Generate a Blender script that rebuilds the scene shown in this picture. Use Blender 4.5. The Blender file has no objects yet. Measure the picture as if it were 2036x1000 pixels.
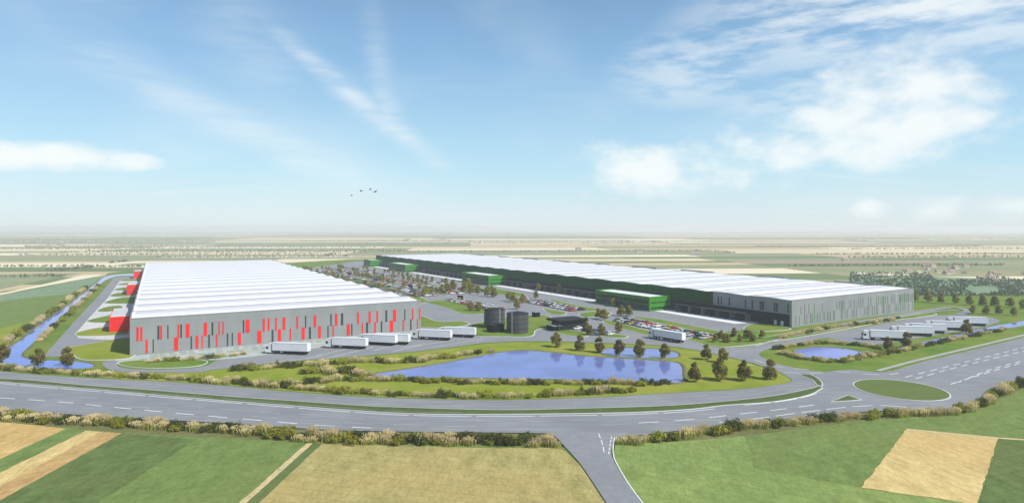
import bpy, bmesh, math, random
from mathutils import Vector, Matrix, noise
random.seed(7)
R = math.radians
scene = bpy.context.scene
C = scene.collection

# ------------------------------------------------------------------ camera
CAM_H, FPX, HOR, CX = 45.0, 1228.0, 455.0, 1018.0   # height, focal length in px of the 2036 px frame
cam = bpy.data.cameras.new('camera')
cam_o = bpy.data.objects.new('camera', cam); C.objects.link(cam_o)
cam_o.location = (0, 0, CAM_H); cam_o.rotation_euler = (R(90), 0, 0)
cam.sensor_width = 36; cam.lens = 36 * FPX / 2036
cam.shift_y = -(500 - HOR) / 2036
cam.clip_start = 1; cam.clip_end = 120000
scene.camera = cam_o
scene.render.resolution_x = 1024; scene.render.resolution_y = 502

# ------------------------------------------------------------------ sky, sun, exposure
AIR = ((.80, .90, .94), (.54, .83, .97), (.32, .61, .91), (.21, .45, .74))
SUN = Vector((0.86, -0.51, 0.0)).normalized() * math.cos(R(44)); SUN.z = math.sin(R(44))
world = bpy.data.worlds.new('World'); scene.world = world; world.use_nodes = True
nt = world.node_tree; nt.nodes.clear()
def wn(t, **k):
    n = nt.nodes.new(t)
    for a, b in k.items(): setattr(n, a, b)
    return n
def wl(a, b): nt.links.new(a, b)
def wm(op, a, b=None, c=None, clamp=False):
    n = wn('ShaderNodeMath', operation=op); n.use_clamp = clamp
    for i, v in enumerate((a, b, c)):
        if v is None: continue
        if hasattr(v, 'node'): wl(v, n.inputs[i])
        else: n.inputs[i].default_value = v
    return n.outputs[0]
def wsmooth(v, lo, hi):
    n = wn('ShaderNodeMapRange', interpolation_type='SMOOTHSTEP')
    wl(v, n.inputs[0]); n.inputs[1].default_value = lo; n.inputs[2].default_value = hi
    return n.outputs[0]
out = wn('ShaderNodeOutputWorld'); bg = wn('ShaderNodeBackground'); wl(bg.outputs[0], out.inputs[0])
sky = wn('ShaderNodeTexSky', sky_type='NISHITA', sun_disc=False, sun_elevation=R(44),
         sun_rotation=math.atan2(SUN.x, SUN.y), air_density=1.0, dust_density=0.6, ozone_density=2.5, altitude=200)
bg.inputs[1].default_value = 0.115
tc = wn('ShaderNodeTexCoord'); sep = wn('ShaderNodeSeparateXYZ'); wl(tc.outputs['Generated'], sep.inputs[0])
zc = wm('MAXIMUM', sep.outputs[2], 0.0)
az = wm('ARCTAN2', sep.outputs[0], sep.outputs[1]); el = wm('ARCSINE', zc)
# thin high cloud on a level plane far above
den = wm('ADD', zc, 0.13)
px_ = wm('DIVIDE', sep.outputs[0], den); py_ = wm('DIVIDE', sep.outputs[1], den)
cb = wn('ShaderNodeCombineXYZ'); wl(px_, cb.inputs[0]); wl(py_, cb.inputs[1])
mp = wn('ShaderNodeMapping'); mp.inputs['Rotation'].default_value = (0, 0, R(58)); mp.inputs['Scale'].default_value = (0.45, 2.1, 1); mp.inputs['Location'].default_value = (1.3, 0.4, 0)
wl(cb.outputs[0], mp.inputs[0])
n1 = wn('ShaderNodeTexNoise'); n1.inputs['Scale'].default_value = 1.1; n1.inputs['Detail'].default_value = 9; n1.inputs['Roughness'].default_value = 0.6; n1.inputs['Distortion'].default_value = 0.7
wl(mp.outputs[0], n1.inputs['Vector'])
n1b = wn('ShaderNodeTexNoise'); n1b.inputs['Scale'].default_value = 0.55; n1b.inputs['Detail'].default_value = 4; wl(cb.outputs[0], n1b.inputs['Vector'])
cirrus = wm('MULTIPLY', wsmooth(n1.outputs[0], 0.47, 0.78), wsmooth(n1b.outputs[0], 0.42, 0.62))
# heaped cloud in azimuth / elevation
cb2 = wn('ShaderNodeCombineXYZ'); wl(az, cb2.inputs[0]); wl(wm('MULTIPLY', el, 1.7), cb2.inputs[1])
n2 = wn('ShaderNodeTexNoise'); n2.inputs['Scale'].default_value = 10; n2.inputs['Detail'].default_value = 9; n2.inputs['Roughness'].default_value = 0.57; wl(cb2.outputs[0], n2.inputs['Vector'])
n3 = wn('ShaderNodeTexNoise'); n3.inputs['Scale'].default_value = 3.1; n3.inputs['Detail'].default_value = 3; wl(cb2.outputs[0], n3.inputs['Vector'])
clouds = None
PUFFS = [(-36.6, 5.4, 4.6, 1.0, .95), (-32.0, 5.1, 2.2, 0.75, .9), (12.6, 5.3, 6.6, 2.4, .9), (28.5, 7.2, 8.5, 2.6, .9), (32.0, 10.8, 5.4, 3.4, 1.05), (34.0, 8.0, 3.5, 1.8, .95),
         (25.5, 8.4, 3.6, 1.9, .8), (22, 5, 5, 1.6, .5), (-62, 6, 7, 2.4, .8), (-110, 9, 8, 3, .7), (62, 7, 8, 3, .8), (115, 8, 9, 3, .8), (165, 7, 7, 2.5, .8),
         (34.5, 1.6, 1.8, .9, .7), (38.5, 1.3, 2.2, .8, .6), (30, 1.5, 1.3, .7, .5)]
for a, e, ra, re, amp in PUFFS:
    da = wm('DIVIDE', wm('SUBTRACT', az, R(a)), R(ra)); de = wm('DIVIDE', wm('SUBTRACT', el, R(e)), R(re))
    d = wm('ADD', wm('MULTIPLY', da, da), wm('MULTIPLY', de, de))
    f = wm('MULTIPLY', wm('SUBTRACT', 1.0, wm('MULTIPLY', d, 0.55)), amp)
    clouds = f if clouds is None else wm('MAXIMUM', clouds, f)
heap = wm('ADD', clouds, wm('MULTIPLY', wm('SUBTRACT', n2.outputs[0], 0.49), 2.7))
heap = wsmooth(heap, 0.05, 1.15)
# drawn-out streaks of thin cloud and broad mottled veils, as (azimuth, elevation) in degrees
mp2 = wn('ShaderNodeMapping'); wl(cb2.outputs[0], mp2.inputs[0]); mp2.inputs['Rotation'].default_value = (0, 0, R(55)); mp2.inputs['Scale'].default_value = (2.2, 9, 1)
n4 = wn('ShaderNodeTexNoise'); n4.inputs['Scale'].default_value = 3.0; n4.inputs['Detail'].default_value = 8; n4.inputs['Roughness'].default_value = .6; wl(mp2.outputs[0], n4.inputs['Vector'])
streak = None
for a0, e0, a1, e1, w, amp in ((-23, 18, -6, 5.5, .9, .5), (-38, 14.5, -13, 4.0, 1.5, .34), (-27, 19, -19, 12, 3.0, .2), (-13, 20, -11.5, 10, 1.1, .24), (-12, 11.5, -10.8, 8.5, 1.2, .5), (-60, 16, -44, 6, 1.8, .5), (100, 18, 120, 8, 1.8, .5)):
    th = math.atan2(e1-e0, a1-a0); ln = math.hypot(a1-a0, e1-e0)
    da = wm('SUBTRACT', az, R(a0)); de = wm('SUBTRACT', el, R(e0))
    ss = wm('DIVIDE', wm('ADD', wm('MULTIPLY', da, -math.sin(th)), wm('MULTIPLY', de, math.cos(th))), R(w))
    tt = wm('DIVIDE', wm('ADD', wm('MULTIPLY', da, math.cos(th)), wm('MULTIPLY', de, math.sin(th))), R(ln))
    f = wm('MULTIPLY', wm('POWER', 2.718, wm('MULTIPLY', wm('MULTIPLY', ss, ss), -1.0)), wm('MULTIPLY', wsmooth(tt, -.15, .35), wsmooth(tt, 1.15, .75)))
    f = wm('MULTIPLY', f, amp); streak = f if streak is None else wm('MAXIMUM', streak, f)
streak = wm('MULTIPLY', streak, wm('MULTIPLY_ADD', wsmooth(n4.outputs[0], .3, .68), .8, .3))
mott = None
for a, e, ra, re, amp in ((34, 17, 22, 6, .7), (17, 14, 9, 4, .5), (26, 11, 10, 3, .4), (80, 16, 18, 6, .7), (-90, 17, 20, 6, .7), (170, 16, 20, 6, .7)):
    da = wm('DIVIDE', wm('SUBTRACT', az, R(a)), R(ra)); de = wm('DIVIDE', wm('SUBTRACT', el, R(e)), R(re))
    f = wm('MULTIPLY', wm('SUBTRACT', 1.0, wm('ADD', wm('MULTIPLY', da, da), wm('MULTIPLY', de, de)), clamp=True), amp); mott = f if mott is None else wm('MAXIMUM', mott, f)
mp3 = wn('ShaderNodeMapping'); wl(cb2.outputs[0], mp3.inputs[0]); mp3.inputs['Rotation'].default_value = (0, 0, R(-25)); mp3.inputs['Scale'].default_value = (1, 2.4, 1)
n5 = wn('ShaderNodeTexNoise'); n5.inputs['Scale'].default_value = 9; n5.inputs['Detail'].default_value = 9; n5.inputs['Roughness'].default_value = .6; wl(mp3.outputs[0], n5.inputs['Vector'])
mott = wm('MULTIPLY', mott, wsmooth(n5.outputs[0], .36, .62))
veil = wm('MULTIPLY', wsmooth(n3.outputs[0], 0.45, 0.72), 0.15)
cov = wm('MAXIMUM', wm('MAXIMUM', wm('MULTIPLY', cirrus, 0.25), wm('MULTIPLY', heap, 0.92)), wm('MAXIMUM', streak, mott))
cov = wm('ADD', cov, veil, clamp=True)
# pale air low over the land
air = wn('ShaderNodeValToRGB'); wl(wm('DIVIDE', el, R(30)), air.inputs[0])
cr = air.color_ramp; cr.elements[0].position = 0; cr.elements[0].color = (AIR[0][0], AIR[0][1], AIR[0][2], 1); cr.elements[1].position = 1; cr.elements[1].color = (*AIR[3], 1)
for p_, c_ in ((.17, AIR[1]), (.5, AIR[2])):
    e_ = cr.elements.new(p_); e_.color = (*c_, 1)
airx = wn('ShaderNodeVectorMath', operation='SCALE'); wl(air.outputs[0], airx.inputs[0]); airx.inputs[3].default_value = 8.0
mix0 = wn('ShaderNodeMix', data_type='RGBA'); wl(wm('MULTIPLY_ADD', wsmooth(el, R(40), R(2)), .8, 0), mix0.inputs[0]); wl(sky.outputs[0], mix0.inputs[6]); wl(airx.outputs[0], mix0.inputs[7])
mix = wn('ShaderNodeMix', data_type='RGBA'); wl(cov, mix.inputs[0]); wl(mix0.outputs[2], mix.inputs[6])
mix.inputs[7].default_value = (7.6, 8.0, 8.0, 1)
wl(mix.outputs[2], bg.inputs[0])
world.cycles.sampling_method = 'MANUAL'; world.cycles.sample_map_resolution = 256

sl = bpy.data.lights.new('sun', 'SUN'); sl.energy = 4.6; sl.angle = R(0.5); sl.color = (1, 0.965, 0.90)
sun = bpy.data.objects.new('sun', sl); C.objects.link(sun); sun.rotation_euler = (-SUN).to_track_quat('-Z', 'Y').to_euler(); sun.location = SUN * 300
vs = scene.view_settings
vs.view_transform = 'Standard'; vs.look = 'None'; vs.gamma = 1; vs.use_curve_mapping = False; vs.exposure = 0.12
scene.cycles.max_bounces = 4; scene.cycles.volume_bounces = 1; scene.cycles.transparent_max_bounces = 8

# ------------------------------------------------------------------ helpers
def G(px, py, z=0.0):
    d = (py - HOR)
    return Vector(((CAM_H - z) * (px - CX) / d, (CAM_H - z) * FPX / d, z))
def GG(pts): return [G(*p).to_2d() for p in pts]
def smooth(pts, closed=False, n=5):
    P = [Vector(p) for p in pts]; N = len(P); o = []
    rng = range(N if closed else N - 1)
    for i in rng:
        if closed: p0, p1, p2, p3 = P[(i-1) % N], P[i], P[(i+1) % N], P[(i+2) % N]
        else: p0, p1, p2, p3 = P[max(i-1, 0)], P[i], P[i+1], P[min(i+2, N-1)]
        # centripetal-ish: damp tangents where the neighbouring spans differ a lot
        l = (p2 - p1).length
        m1 = (p2 - p0); m2 = (p3 - p1)
        m1 = m1 * (l / max((p2-p1).length + (p1-p0).length, 1e-6)); m2 = m2 * (l / max((p3-p2).length + (p2-p1).length, 1e-6))
        for k in range(n):
            t = k / n; t2 = t*t; t3 = t2*t
            o.append((2*t3-3*t2+1)*p1 + (t3-2*t2+t)*m1 + (-2*t3+3*t2)*p2 + (t3-t2)*m2)
    if not closed: o.append(P[-1].copy())
    return o
def area(p): return sum(p[i].x*p[(i+1) % len(p)].y - p[(i+1) % len(p)].x*p[i].y for i in range(len(p))) / 2
def ccw(p): return p if area(p) > 0 else p[::-1]
def offset(p, d):           # outward for a ccw ring
    n = len(p); o = []
    for i in range(n):
        a = (p[i]-p[i-1]); b = (p[(i+1) % n]-p[i])
        if a.length < 1e-5: a = b
        if b.length < 1e-5: b = a
        a.normalize(); b.normalize()
        na = Vector((a.y, -a.x)); nb = Vector((b.y, -b.x)); m = na + nb
        if m.length < .3: m = na
        m.normalize(); k = d / max(m.dot(na), .55)
        o.append(p[i] + m*k)
    return o
def new_obj(name, verts, faces, mats, parent=None, mi=None, smooth_=False):
    me = bpy.data.meshes.new(name); me.from_pydata([tuple(v) for v in verts], [], faces)
    for m in (mats if isinstance(mats, (list, tuple)) else [mats]): me.materials.append(m)
    if mi: me.polygons.foreach_set('material_index', mi)
    if smooth_: me.polygons.foreach_set('use_smooth', [True]*len(me.polygons))
    me.update()
    o = bpy.data.objects.new(name, me); C.objects.link(o)
    if parent: o.parent = parent
    return o
def tag(o, label=None, cat=None, group=None, kind=None):
    if label: o['label'] = label
    if cat: o['category'] = cat
    if group: o['group'] = group
    if kind: o['kind'] = kind
    return o
def empty(name, loc, rz=0, label=None, cat=None, group=None):
    o = bpy.data.objects.new(name, None); C.objects.link(o); o.location = loc; o.rotation_euler = (0, 0, rz); o.empty_display_size = 1
    return tag(o, label, cat, group)
def sheet(name, ring, z, m, parent=None, thick=0.0, kind='structure'):
    ring = ccw([Vector(v) for v in ring]); n = len(ring)
    v = [(p.x, p.y, z) for p in ring]; f = [list(range(n))]
    if thick:
        v += [(p.x, p.y, z-thick) for p in ring]
        f += [[i, n+i, n+(i+1) % n, (i+1) % n] for i in range(n)]
    o = new_obj(name, v, f, m, parent)
    if kind and not parent: o['kind'] = kind
    return o
def ringband(name, inner, outer, zi, zo, m, parent=None, z_mid=None):
    n = len(inner); v = [(p.x, p.y, zi) for p in inner] + [(p.x, p.y, zo) for p in outer]
    f = [[i, n+i, n+(i+1) % n, (i+1) % n] for i in range(n)]
    return new_obj(name, v, f, m, parent)
def ribbon(line, w):
    L = []; Rr = []
    n = len(line)
    for i in range(n):
        a = line[max(i-1, 0)]; b = line[min(i+1, n-1)]; d = (b-a).normalized(); nn = Vector((-d.y, d.x))
        L.append(line[i]+nn*w/2); Rr.append(line[i]-nn*w/2)
    return L + Rr[::-1]
class MB:
    def __init__(s): s.v = []; s.f = []; s.m = []
    def box(s, x0, x1, y0, y1, z0, z1, mi=0, taper=0):
        b = len(s.v); t = taper
        s.v += [(x0, y0, z0), (x1, y0, z0), (x1, y1, z0), (x0, y1, z0), (x0+t, y0+t, z1), (x1-t, y0+t, z1), (x1-t, y1-t, z1), (x0+t, y1-t, z1)]
        q = [(0, 3, 2, 1), (4, 5, 6, 7), (0, 1, 5, 4), (1, 2, 6, 5), (2, 3, 7, 6), (3, 0, 4, 7)]
        s.f += [tuple(b+i for i in k) for k in q]; s.m += [mi]*6; return s
    def prism_y(s, prof, y0, y1, mi=0):      # profile in x,z extruded along y
        b = len(s.v); n = len(prof)
        s.v += [(x, y0, z) for x, z in prof] + [(x, y1, z) for x, z in prof]
        s.f += [tuple(b+i for i in range(n)), tuple(b+n+i for i in reversed(range(n)))] + [(b+i, b+n+i, b+n+(i+1) % n, b+(i+1) % n) for i in range(n)]
        s.m += [mi]*(n+2); return s
    def wheel(s, x, y, z, r, w, mi=0, n=12):
        b = len(s.v)
        for yy in (y-w/2, y+w/2): s.v += [(x+r*math.cos(2*math.pi*i/n), yy, z+r*math.sin(2*math.pi*i/n)) for i in range(n)]
        s.f += [tuple(b+i for i in range(n)), tuple(b+n+i for i in reversed(range(n)))] + [(b+i, b+n+i, b+n+(i+1) % n, b+(i+1) % n) for i in range(n)]
        s.m += [mi]*(n+2); return s
    def tube(s, a, b_, r, mi=0, n=6, r2=None):
        a = Vector(a); b_ = Vector(b_); d = (b_-a).normalized(); r2 = r if r2 is None else r2
        u = d.orthogonal().normalized(); w = d.cross(u); b = len(s.v)
        for p, rr in ((a, r), (b_, r2)): s.v += [tuple(p + (u*math.cos(2*math.pi*i/n)+w*math.sin(2*math.pi*i/n))*rr) for i in range(n)]
        s.f += [(b+i, b+(i+1) % n, b+n+(i+1) % n, b+n+i) for i in range(n)] + [tuple(b+i for i in reversed(range(n))), tuple(b+n+i for i in range(n))]
        s.m += [mi]*(n+2); return s
    def build(s, name, mats, parent=None, fix=True):
        o = new_obj(name, s.v, s.f, mats, parent, s.m)
        if fix:
            bm = bmesh.new(); bm.from_mesh(o.data); bmesh.ops.recalc_face_normals(bm, faces=bm.faces); bm.to_mesh(o.data); bm.free()
        return o
def copy_tree(o, parent=None):
    c = o.copy(); C.objects.link(c); c.parent = parent
    for ch in [k for k in bpy.data.objects if k.parent == o]: copy_tree(ch, c)
    return c

# ------------------------------------------------------------------ materials
def mat(name, c1, c2=None, rough=.8, scale=.3, detail=6, stretch=(1, 1, 1), rot=0, c3=None, scale3=.02, f3=.5, bump=0, metal=0, spec=.3, rnd=0, lo=.35, hi=.65, bump_scale=None, coords='Object'):
    m = bpy.data.materials.new(name); m.use_nodes = True; t = m.node_tree; b = t.nodes['Principled BSDF']
    b.inputs['Roughness'].default_value = rough; b.inputs['Metallic'].default_value = metal; b.inputs['Specular IOR Level'].default_value = spec
    c2 = c2 or tuple(x*.85 for x in c1)
    tcn = t.nodes.new('ShaderNodeTexCoord'); mpn = t.nodes.new('ShaderNodeMapping'); t.links.new(tcn.outputs[coords], mpn.inputs[0])
    mpn.inputs['Rotation'].default_value = (0, 0, rot); mpn.inputs['Scale'].default_value = stretch
    n = t.nodes.new('ShaderNodeTexNoise'); n.inputs['Scale'].default_value = scale; n.inputs['Detail'].default_value = detail; n.inputs['Roughness'].default_value = .62; t.links.new(mpn.outputs[0], n.inputs['Vector'])
    r = t.nodes.new('ShaderNodeValToRGB'); r.color_ramp.elements[0].position = lo; r.color_ramp.elements[1].position = hi
    r.color_ramp.elements[0].color = (*c1, 1); r.color_ramp.elements[1].color = (*c2, 1); t.links.new(n.outputs[0], r.inputs[0]); col = r.outputs[0]
    if c3:
        n3 = t.nodes.new('ShaderNodeTexNoise'); n3.inputs['Scale'].default_value = scale3; n3.inputs['Detail'].default_value = 4; t.links.new(tcn.outputs[coords], n3.inputs['Vector'])
        mr = t.nodes.new('ShaderNodeMapRange'); t.links.new(n3.outputs[0], mr.inputs[0]); mr.inputs[1].default_value = .42; mr.inputs[2].default_value = .66; mr.inputs[4].default_value = f3
        mx = t.nodes.new('ShaderNodeMix'); mx.data_type = 'RGBA'; t.links.new(mr.outputs[0], mx.inputs[0]); t.links.new(col, mx.inputs[6]); mx.inputs[7].default_value = (*c3, 1); col = mx.outputs[2]
    if rnd:
        oi = t.nodes.new('ShaderNodeObjectInfo'); hs = t.nodes.new('ShaderNodeHueSaturation')
        for k, (a, bb) in {'Value': (1-rnd, 1+rnd), 'Hue': (.5-rnd*.05, .5+rnd*.05)}.items():
            mr = t.nodes.new('ShaderNodeMapRange'); t.links.new(oi.outputs['Random'], mr.inputs[0]); mr.inputs[3].default_value = a; mr.inputs[4].default_value = bb; t.links.new(mr.outputs[0], hs.inputs[k])
        t.links.new(col, hs.inputs['Color']); col = hs.outputs[0]
    t.links.new(col, b.inputs['Base Color'])
    if bump:
        nb = n
        if bump_scale:
            nb = t.nodes.new('ShaderNodeTexNoise'); nb.inputs['Scale'].default_value = bump_scale; nb.inputs['Detail'].default_value = 5; t.links.new(mpn.outputs[0], nb.inputs['Vector'])
        bp = t.nodes.new('ShaderNodeBump'); bp.inputs['Strength'].default_value = bump; bp.inputs['Distance'].default_value = .4; t.links.new(nb.outputs[0], bp.inputs['Height']); t.links.new(bp.outputs[0], b.inputs['Normal'])
    return m
def leaf_mat(name, c1, c2, rnd=.25, trans=.35, scale=.9):
    m = mat(name, c1, c2, rough=.7, scale=scale, detail=3, rnd=rnd, spec=.2)
    t = m.node_tree; b = t.nodes['Principled BSDF']; o = t.nodes['Material Output']
    tr = t.nodes.new('ShaderNodeBsdfTranslucent'); mx = t.nodes.new('ShaderNodeMixShader'); mx.inputs[0].default_value = trans
    t.links.new(b.inputs['Base Color'].links[0].from_socket, tr.inputs[0]); t.links.new(b.outputs[0], mx.inputs[1]); t.links.new(tr.outputs[0], mx.inputs[2]); t.links.new(mx.outputs[0], o.inputs[0])
    return m
M = {}
M['asphalt'] = mat('asphalt', (.225, .23, .24), (.275, .28, .29), rough=.85, scale=.5, detail=8, c3=(.195, .20, .21), scale3=.05, f3=.5)
M['asphalt_old'] = mat('asphalt_old', (.215, .22, .23), (.275, .28, .29), rough=.85, scale=.35, detail=9, stretch=(.25, 1.6, 1), rot=R(4), c3=(.19, .195, .205), scale3=.04, f3=.6)
M['concrete'] = mat('concrete', (.52, .52, .51), (.64, .64, .62), rough=.85, scale=.25, c3=(.45, .46, .45), scale3=.06)
M['white_concrete'] = mat('white_concrete', (.72, .72, .71), (.82, .82, .8), rough=.85, scale=.2, c3=(.62, .62, .6), scale3=.08)
M['grass_paver'] = mat('grass_paver', (.36, .41, .37), (.47, .50, .46), rough=.9, scale=.22, c3=(.28, .36, .29), scale3=.1)
M['kerb'] = mat('kerb', (.52, .52, .50), (.62, .62, .60), rough=.85, scale=.4)
M['lawn'] = mat('lawn', (.095, .175, .028), (.155, .235, .040), rough=.95, scale=.12, detail=9, c3=(.21, .24, .050), scale3=.045, f3=.7, bump=.25, bump_scale=1.5, spec=0)
M['meadow'] = mat('meadow', (.175, .235, .026), (.255, .29, .040), rough=.95, scale=.15, detail=9, c3=(.31, .30, .065), scale3=.05, f3=.75, bump=.3, bump_scale=1.2, spec=0)
M['median'] = mat('median', (.075, .105, .038), (.105, .140, .048), rough=.95, scale=.3, detail=8, c3=(.10, .15, .05), scale3=.03, f3=.8, spec=0)
M['island'] = mat('island', (.115, .16, .05), (.135, .18, .058), rough=.95, scale=.2, detail=8, spec=0)
M['paint'] = mat('paint', (.78, .78, .76), (.6, .6, .59), rough=.7, scale=1.5, detail=6, lo=.4, hi=.75)
M['paint_worn'] = mat('paint_worn', (.50, .50, .50), (.36, .365, .37), rough=.8, scale=.8, detail=6)
M['paving_dark'] = mat('paving_dark', (.06, .085, .075), (.09, .12, .10), rough=.9, scale=.6)
M['bank'] = mat('bank', (.13, .15, .05), (.21, .19, .09), rough=.95, scale=.6, detail=7, c3=(.1, .12, .04), scale3=.1, spec=0)
def water_mat(name, c, rough=.04, b=.02):
    m = mat(name, c, tuple(x*1.12 for x in c), rough=rough, scale=.05, spec=.5, bump=b, bump_scale=1.3, c3=tuple(x*.72 for x in c), scale3=.06, f3=.7)
    m.node_tree.nodes['Principled BSDF'].inputs['IOR'].default_value = 1.33
    return m
M['water'] = water_mat('water', (.16, .20, .46), b=.035)
M['water_bright'] = water_mat('water_bright', (.12, .165, .56), b=.03)
M['cladding'] = mat('cladding', (.235, .25, .25), (.275, .29, .288), rough=.6, scale=.25, detail=4, stretch=(1, 1, .15), c3=(.22, .235, .235), scale3=.05, f3=.6, spec=.2)
M['cladding_light'] = mat('cladding_light', (.235, .245, .245), (.28, .29, .285), rough=.6, scale=.25, detail=4, stretch=(1, 1, .1), c3=(.205, .23, .22), scale3=.06, f3=.6, spec=.2)
M['roof'] = mat('roof', (.83, .825, .815), (.78, .775, .765), rough=.7, scale=.05, detail=6, stretch=(1, .25, 1), c3=(.74, .735, .73), scale3=.02, f3=.4, spec=.1)
M['roof_shade_band'] = mat('roof_shade_band', (.50, .51, .53), (.56, .57, .59), rough=.5, scale=.3)  # grey tones for the shading painted across each roof bay
M['roof_shade_band_pale'] = mat('roof_shade_band_pale', (.66, .665, .68), (.71, .715, .73), rough=.5, scale=.3)  # paler grey for the same painted bay shading
M['path'] = mat('path', (.33, .335, .32), (.40, .40, .385), rough=.9, scale=.3)
M['gutter'] = mat('gutter', (.27, .28, .30), rough=.7)
M['red'] = mat('red', (.80, .018, .016), (.70, .014, .014), rough=.45, scale=.3)
M['slot'] = mat('slot', (.035, .043, .048), (.05, .06, .065), rough=.35, scale=.5, spec=.3)
M['navy'] = mat('navy', (.007, .010, .020), (.011, .015, .028), rough=.8, scale=.4, spec=.06)
M['green_wall'] = mat('green_wall', (.004, .058, .006), (.006, .068, .008), rough=.8, scale=.3, stretch=(1, 1, .2), spec=.03)
M['green_office'] = mat('green_office', (.038, .205, .010), (.046, .23, .013), rough=.75, scale=.3, spec=.08)
M['green_strip'] = mat('green_strip', (.10, .22, .11), (.15, .26, .15), rough=.5)
M['grey_strip'] = mat('grey_strip', (.15, .175, .175), (.19, .215, .21), rough=.5)
M['steel'] = mat('steel', (.14, .145, .16), rough=.7, spec=.1)
M['dark_steel'] = mat('dark_steel', (.018, .019, .023), (.028, .03, .034), rough=.7, scale=.6, stretch=(1, 1, .1), spec=.12)
M['tank'] = mat('tank', (.050, .052, .056), (.080, .083, .087), rough=.5, scale=1.2, stretch=(1, 1, .08), spec=.25)
M['black'] = mat('black', (.008, .009, .011), rough=.8, spec=.06)
M['glass'] = mat('glass', (.018, .032, .03), (.012, .022, .022), rough=.12, spec=.35)
M['trailer'] = mat('trailer', (.74, .75, .77), (.66, .67, .69), rough=.45, scale=.7)
M['cab_white'] = mat('cab_white', (.78, .78, .78), rough=.35)
M['tyre'] = mat('tyre', (.018, .018, .018), rough=.9)
CARC = {'white': (.75, .75, .74), 'silver': (.45, .46, .48), 'red': (.50, .035, .025), 'black': (.02, .02, .024), 'dark grey': (.10, .105, .11), 'blue': (.06, .11, .22), 'yellow': (.62, .50, .06), 'pink': (.60, .30, .28)}
for k, c in CARC.items(): M['car_'+k] = mat('car_'+k.replace(' ', '_'), c, rough=.3, spec=.5)
M['bark'] = mat('bark', (.07, .05, .035), (.10, .075, .05), rough=.9, scale=2)
M['leaf_autumn'] = leaf_mat('leaf_autumn', (.19, .215, .030), (.38, .30, .055), rnd=.22)
M['leaf_dark'] = leaf_mat('leaf_dark', (.125, .135, .026), (.29, .215, .055), rnd=.18)
M['leaf_shrub'] = leaf_mat('leaf_shrub', (.060, .080, .018), (.150, .160, .026), rnd=.3, scale=.5)
M['leaf_yellow'] = leaf_mat('leaf_yellow', (.24, .26, .028), (.42, .40, .05), rnd=.2, scale=.5)
M['reed_blade'] = leaf_mat('reed_blade', (.48, .45, .13), (.36, .38, .09), rnd=.2, trans=.5)
M['reed_plume'] = leaf_mat('reed_plume', (.84, .73, .46), (.72, .60, .34), rnd=.15, trans=.5)
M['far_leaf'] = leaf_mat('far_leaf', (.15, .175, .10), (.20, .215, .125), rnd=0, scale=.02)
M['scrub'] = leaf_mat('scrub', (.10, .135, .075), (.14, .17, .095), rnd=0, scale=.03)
M['house_wall'] = mat('house_wall', (.68, .64, .57), (.58, .54, .48), rough=.9, rnd=.15)
M['house_roof'] = mat('house_roof', (.40, .25, .19), (.33, .22, .17), rough=.9, scale=1, rnd=.25)
def field_mat(name, c1, c2, c3, rot, f3=.6, s=.35):
    a = tuple(x*.84 for x in c1); b = tuple(x*1.14 for x in c2)
    m = mat(name, a, b, rough=.97, scale=s, detail=10, stretch=(1, .45, 1), rot=rot, c3=c3, scale3=.035, f3=f3, spec=0, bump=.25, bump_scale=1.1, lo=.3, hi=.7)
    t = m.node_tree; bs = t.nodes['Principled BSDF']; src = bs.inputs['Base Color'].links[0].from_socket
    mp_ = [n for n in t.nodes if n.type == 'MAPPING'][0]
    sp = t.nodes.new('ShaderNodeTexNoise'); sp.inputs['Scale'].default_value = 1.6; sp.inputs['Detail'].default_value = 4; sp.inputs['Roughness'].default_value = .75; t.links.new(mp_.outputs[0], sp.inputs['Vector'])
    wv = t.nodes.new('ShaderNodeTexWave'); wv.bands_direction = 'Y'; wv.inputs['Scale'].default_value = .12; wv.inputs['Distortion'].default_value = .6; wv.inputs['Detail Scale'].default_value = .3
    tc_ = [n for n in t.nodes if n.type == 'TEX_COORD'][0]; m2 = t.nodes.new('ShaderNodeMapping'); m2.inputs['Rotation'].default_value = (0, 0, rot); t.links.new(tc_.outputs['Object'], m2.inputs[0]); t.links.new(m2.outputs[0], wv.inputs['Vector'])
    r1 = t.nodes.new('ShaderNodeMapRange'); t.links.new(sp.outputs[0], r1.inputs[0]); r1.inputs[1].default_value = .3; r1.inputs[2].default_value = .7; r1.inputs[3].default_value = .80; r1.inputs[4].default_value = 1.18
    r2 = t.nodes.new('ShaderNodeMapRange'); t.links.new(wv.outputs['Fac'], r2.inputs[0]); r2.inputs[1].default_value = 0; r2.inputs[2].default_value = .05; r2.inputs[3].default_value = .86; r2.inputs[4].default_value = 1.0
    mu = t.nodes.new('ShaderNodeMath'); mu.operation = 'MULTIPLY'; t.links.new(r1.outputs[0], mu.inputs[0]); t.links.new(r2.outputs[0], mu.inputs[1])
    sc_ = t.nodes.new('ShaderNodeVectorMath'); sc_.operation = 'SCALE'; t.links.new(src, sc_.inputs[0]); t.links.new(mu.outputs[0], sc_.inputs[3]); t.links.new(sc_.outputs[0], bs.inputs['Base Color'])
    return m
FA = R(-42)
M['f_wheat'] = field_mat('wheat', (.50, .34, .125), (.58, .41, .17), (.47, .31, .12), FA)
M['f_wheat2'] = field_mat('wheat_pale', (.56, .42, .175), (.64, .49, .22), (.52, .37, .15), R(70))
M['f_stubble'] = field_mat('stubble', (.42, .27, .11), (.53, .36, .15), (.47, .30, .13), FA)
M['f_green_dark'] = field_mat('crop_dark', (.105, .155, .050), (.135, .185, .062), (.145, .175, .062), R(-20))
M['f_green'] = field_mat('crop_mid', (.140, .205, .060), (.175, .240, .075), (.185, .235, .072), R(-20))
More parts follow.
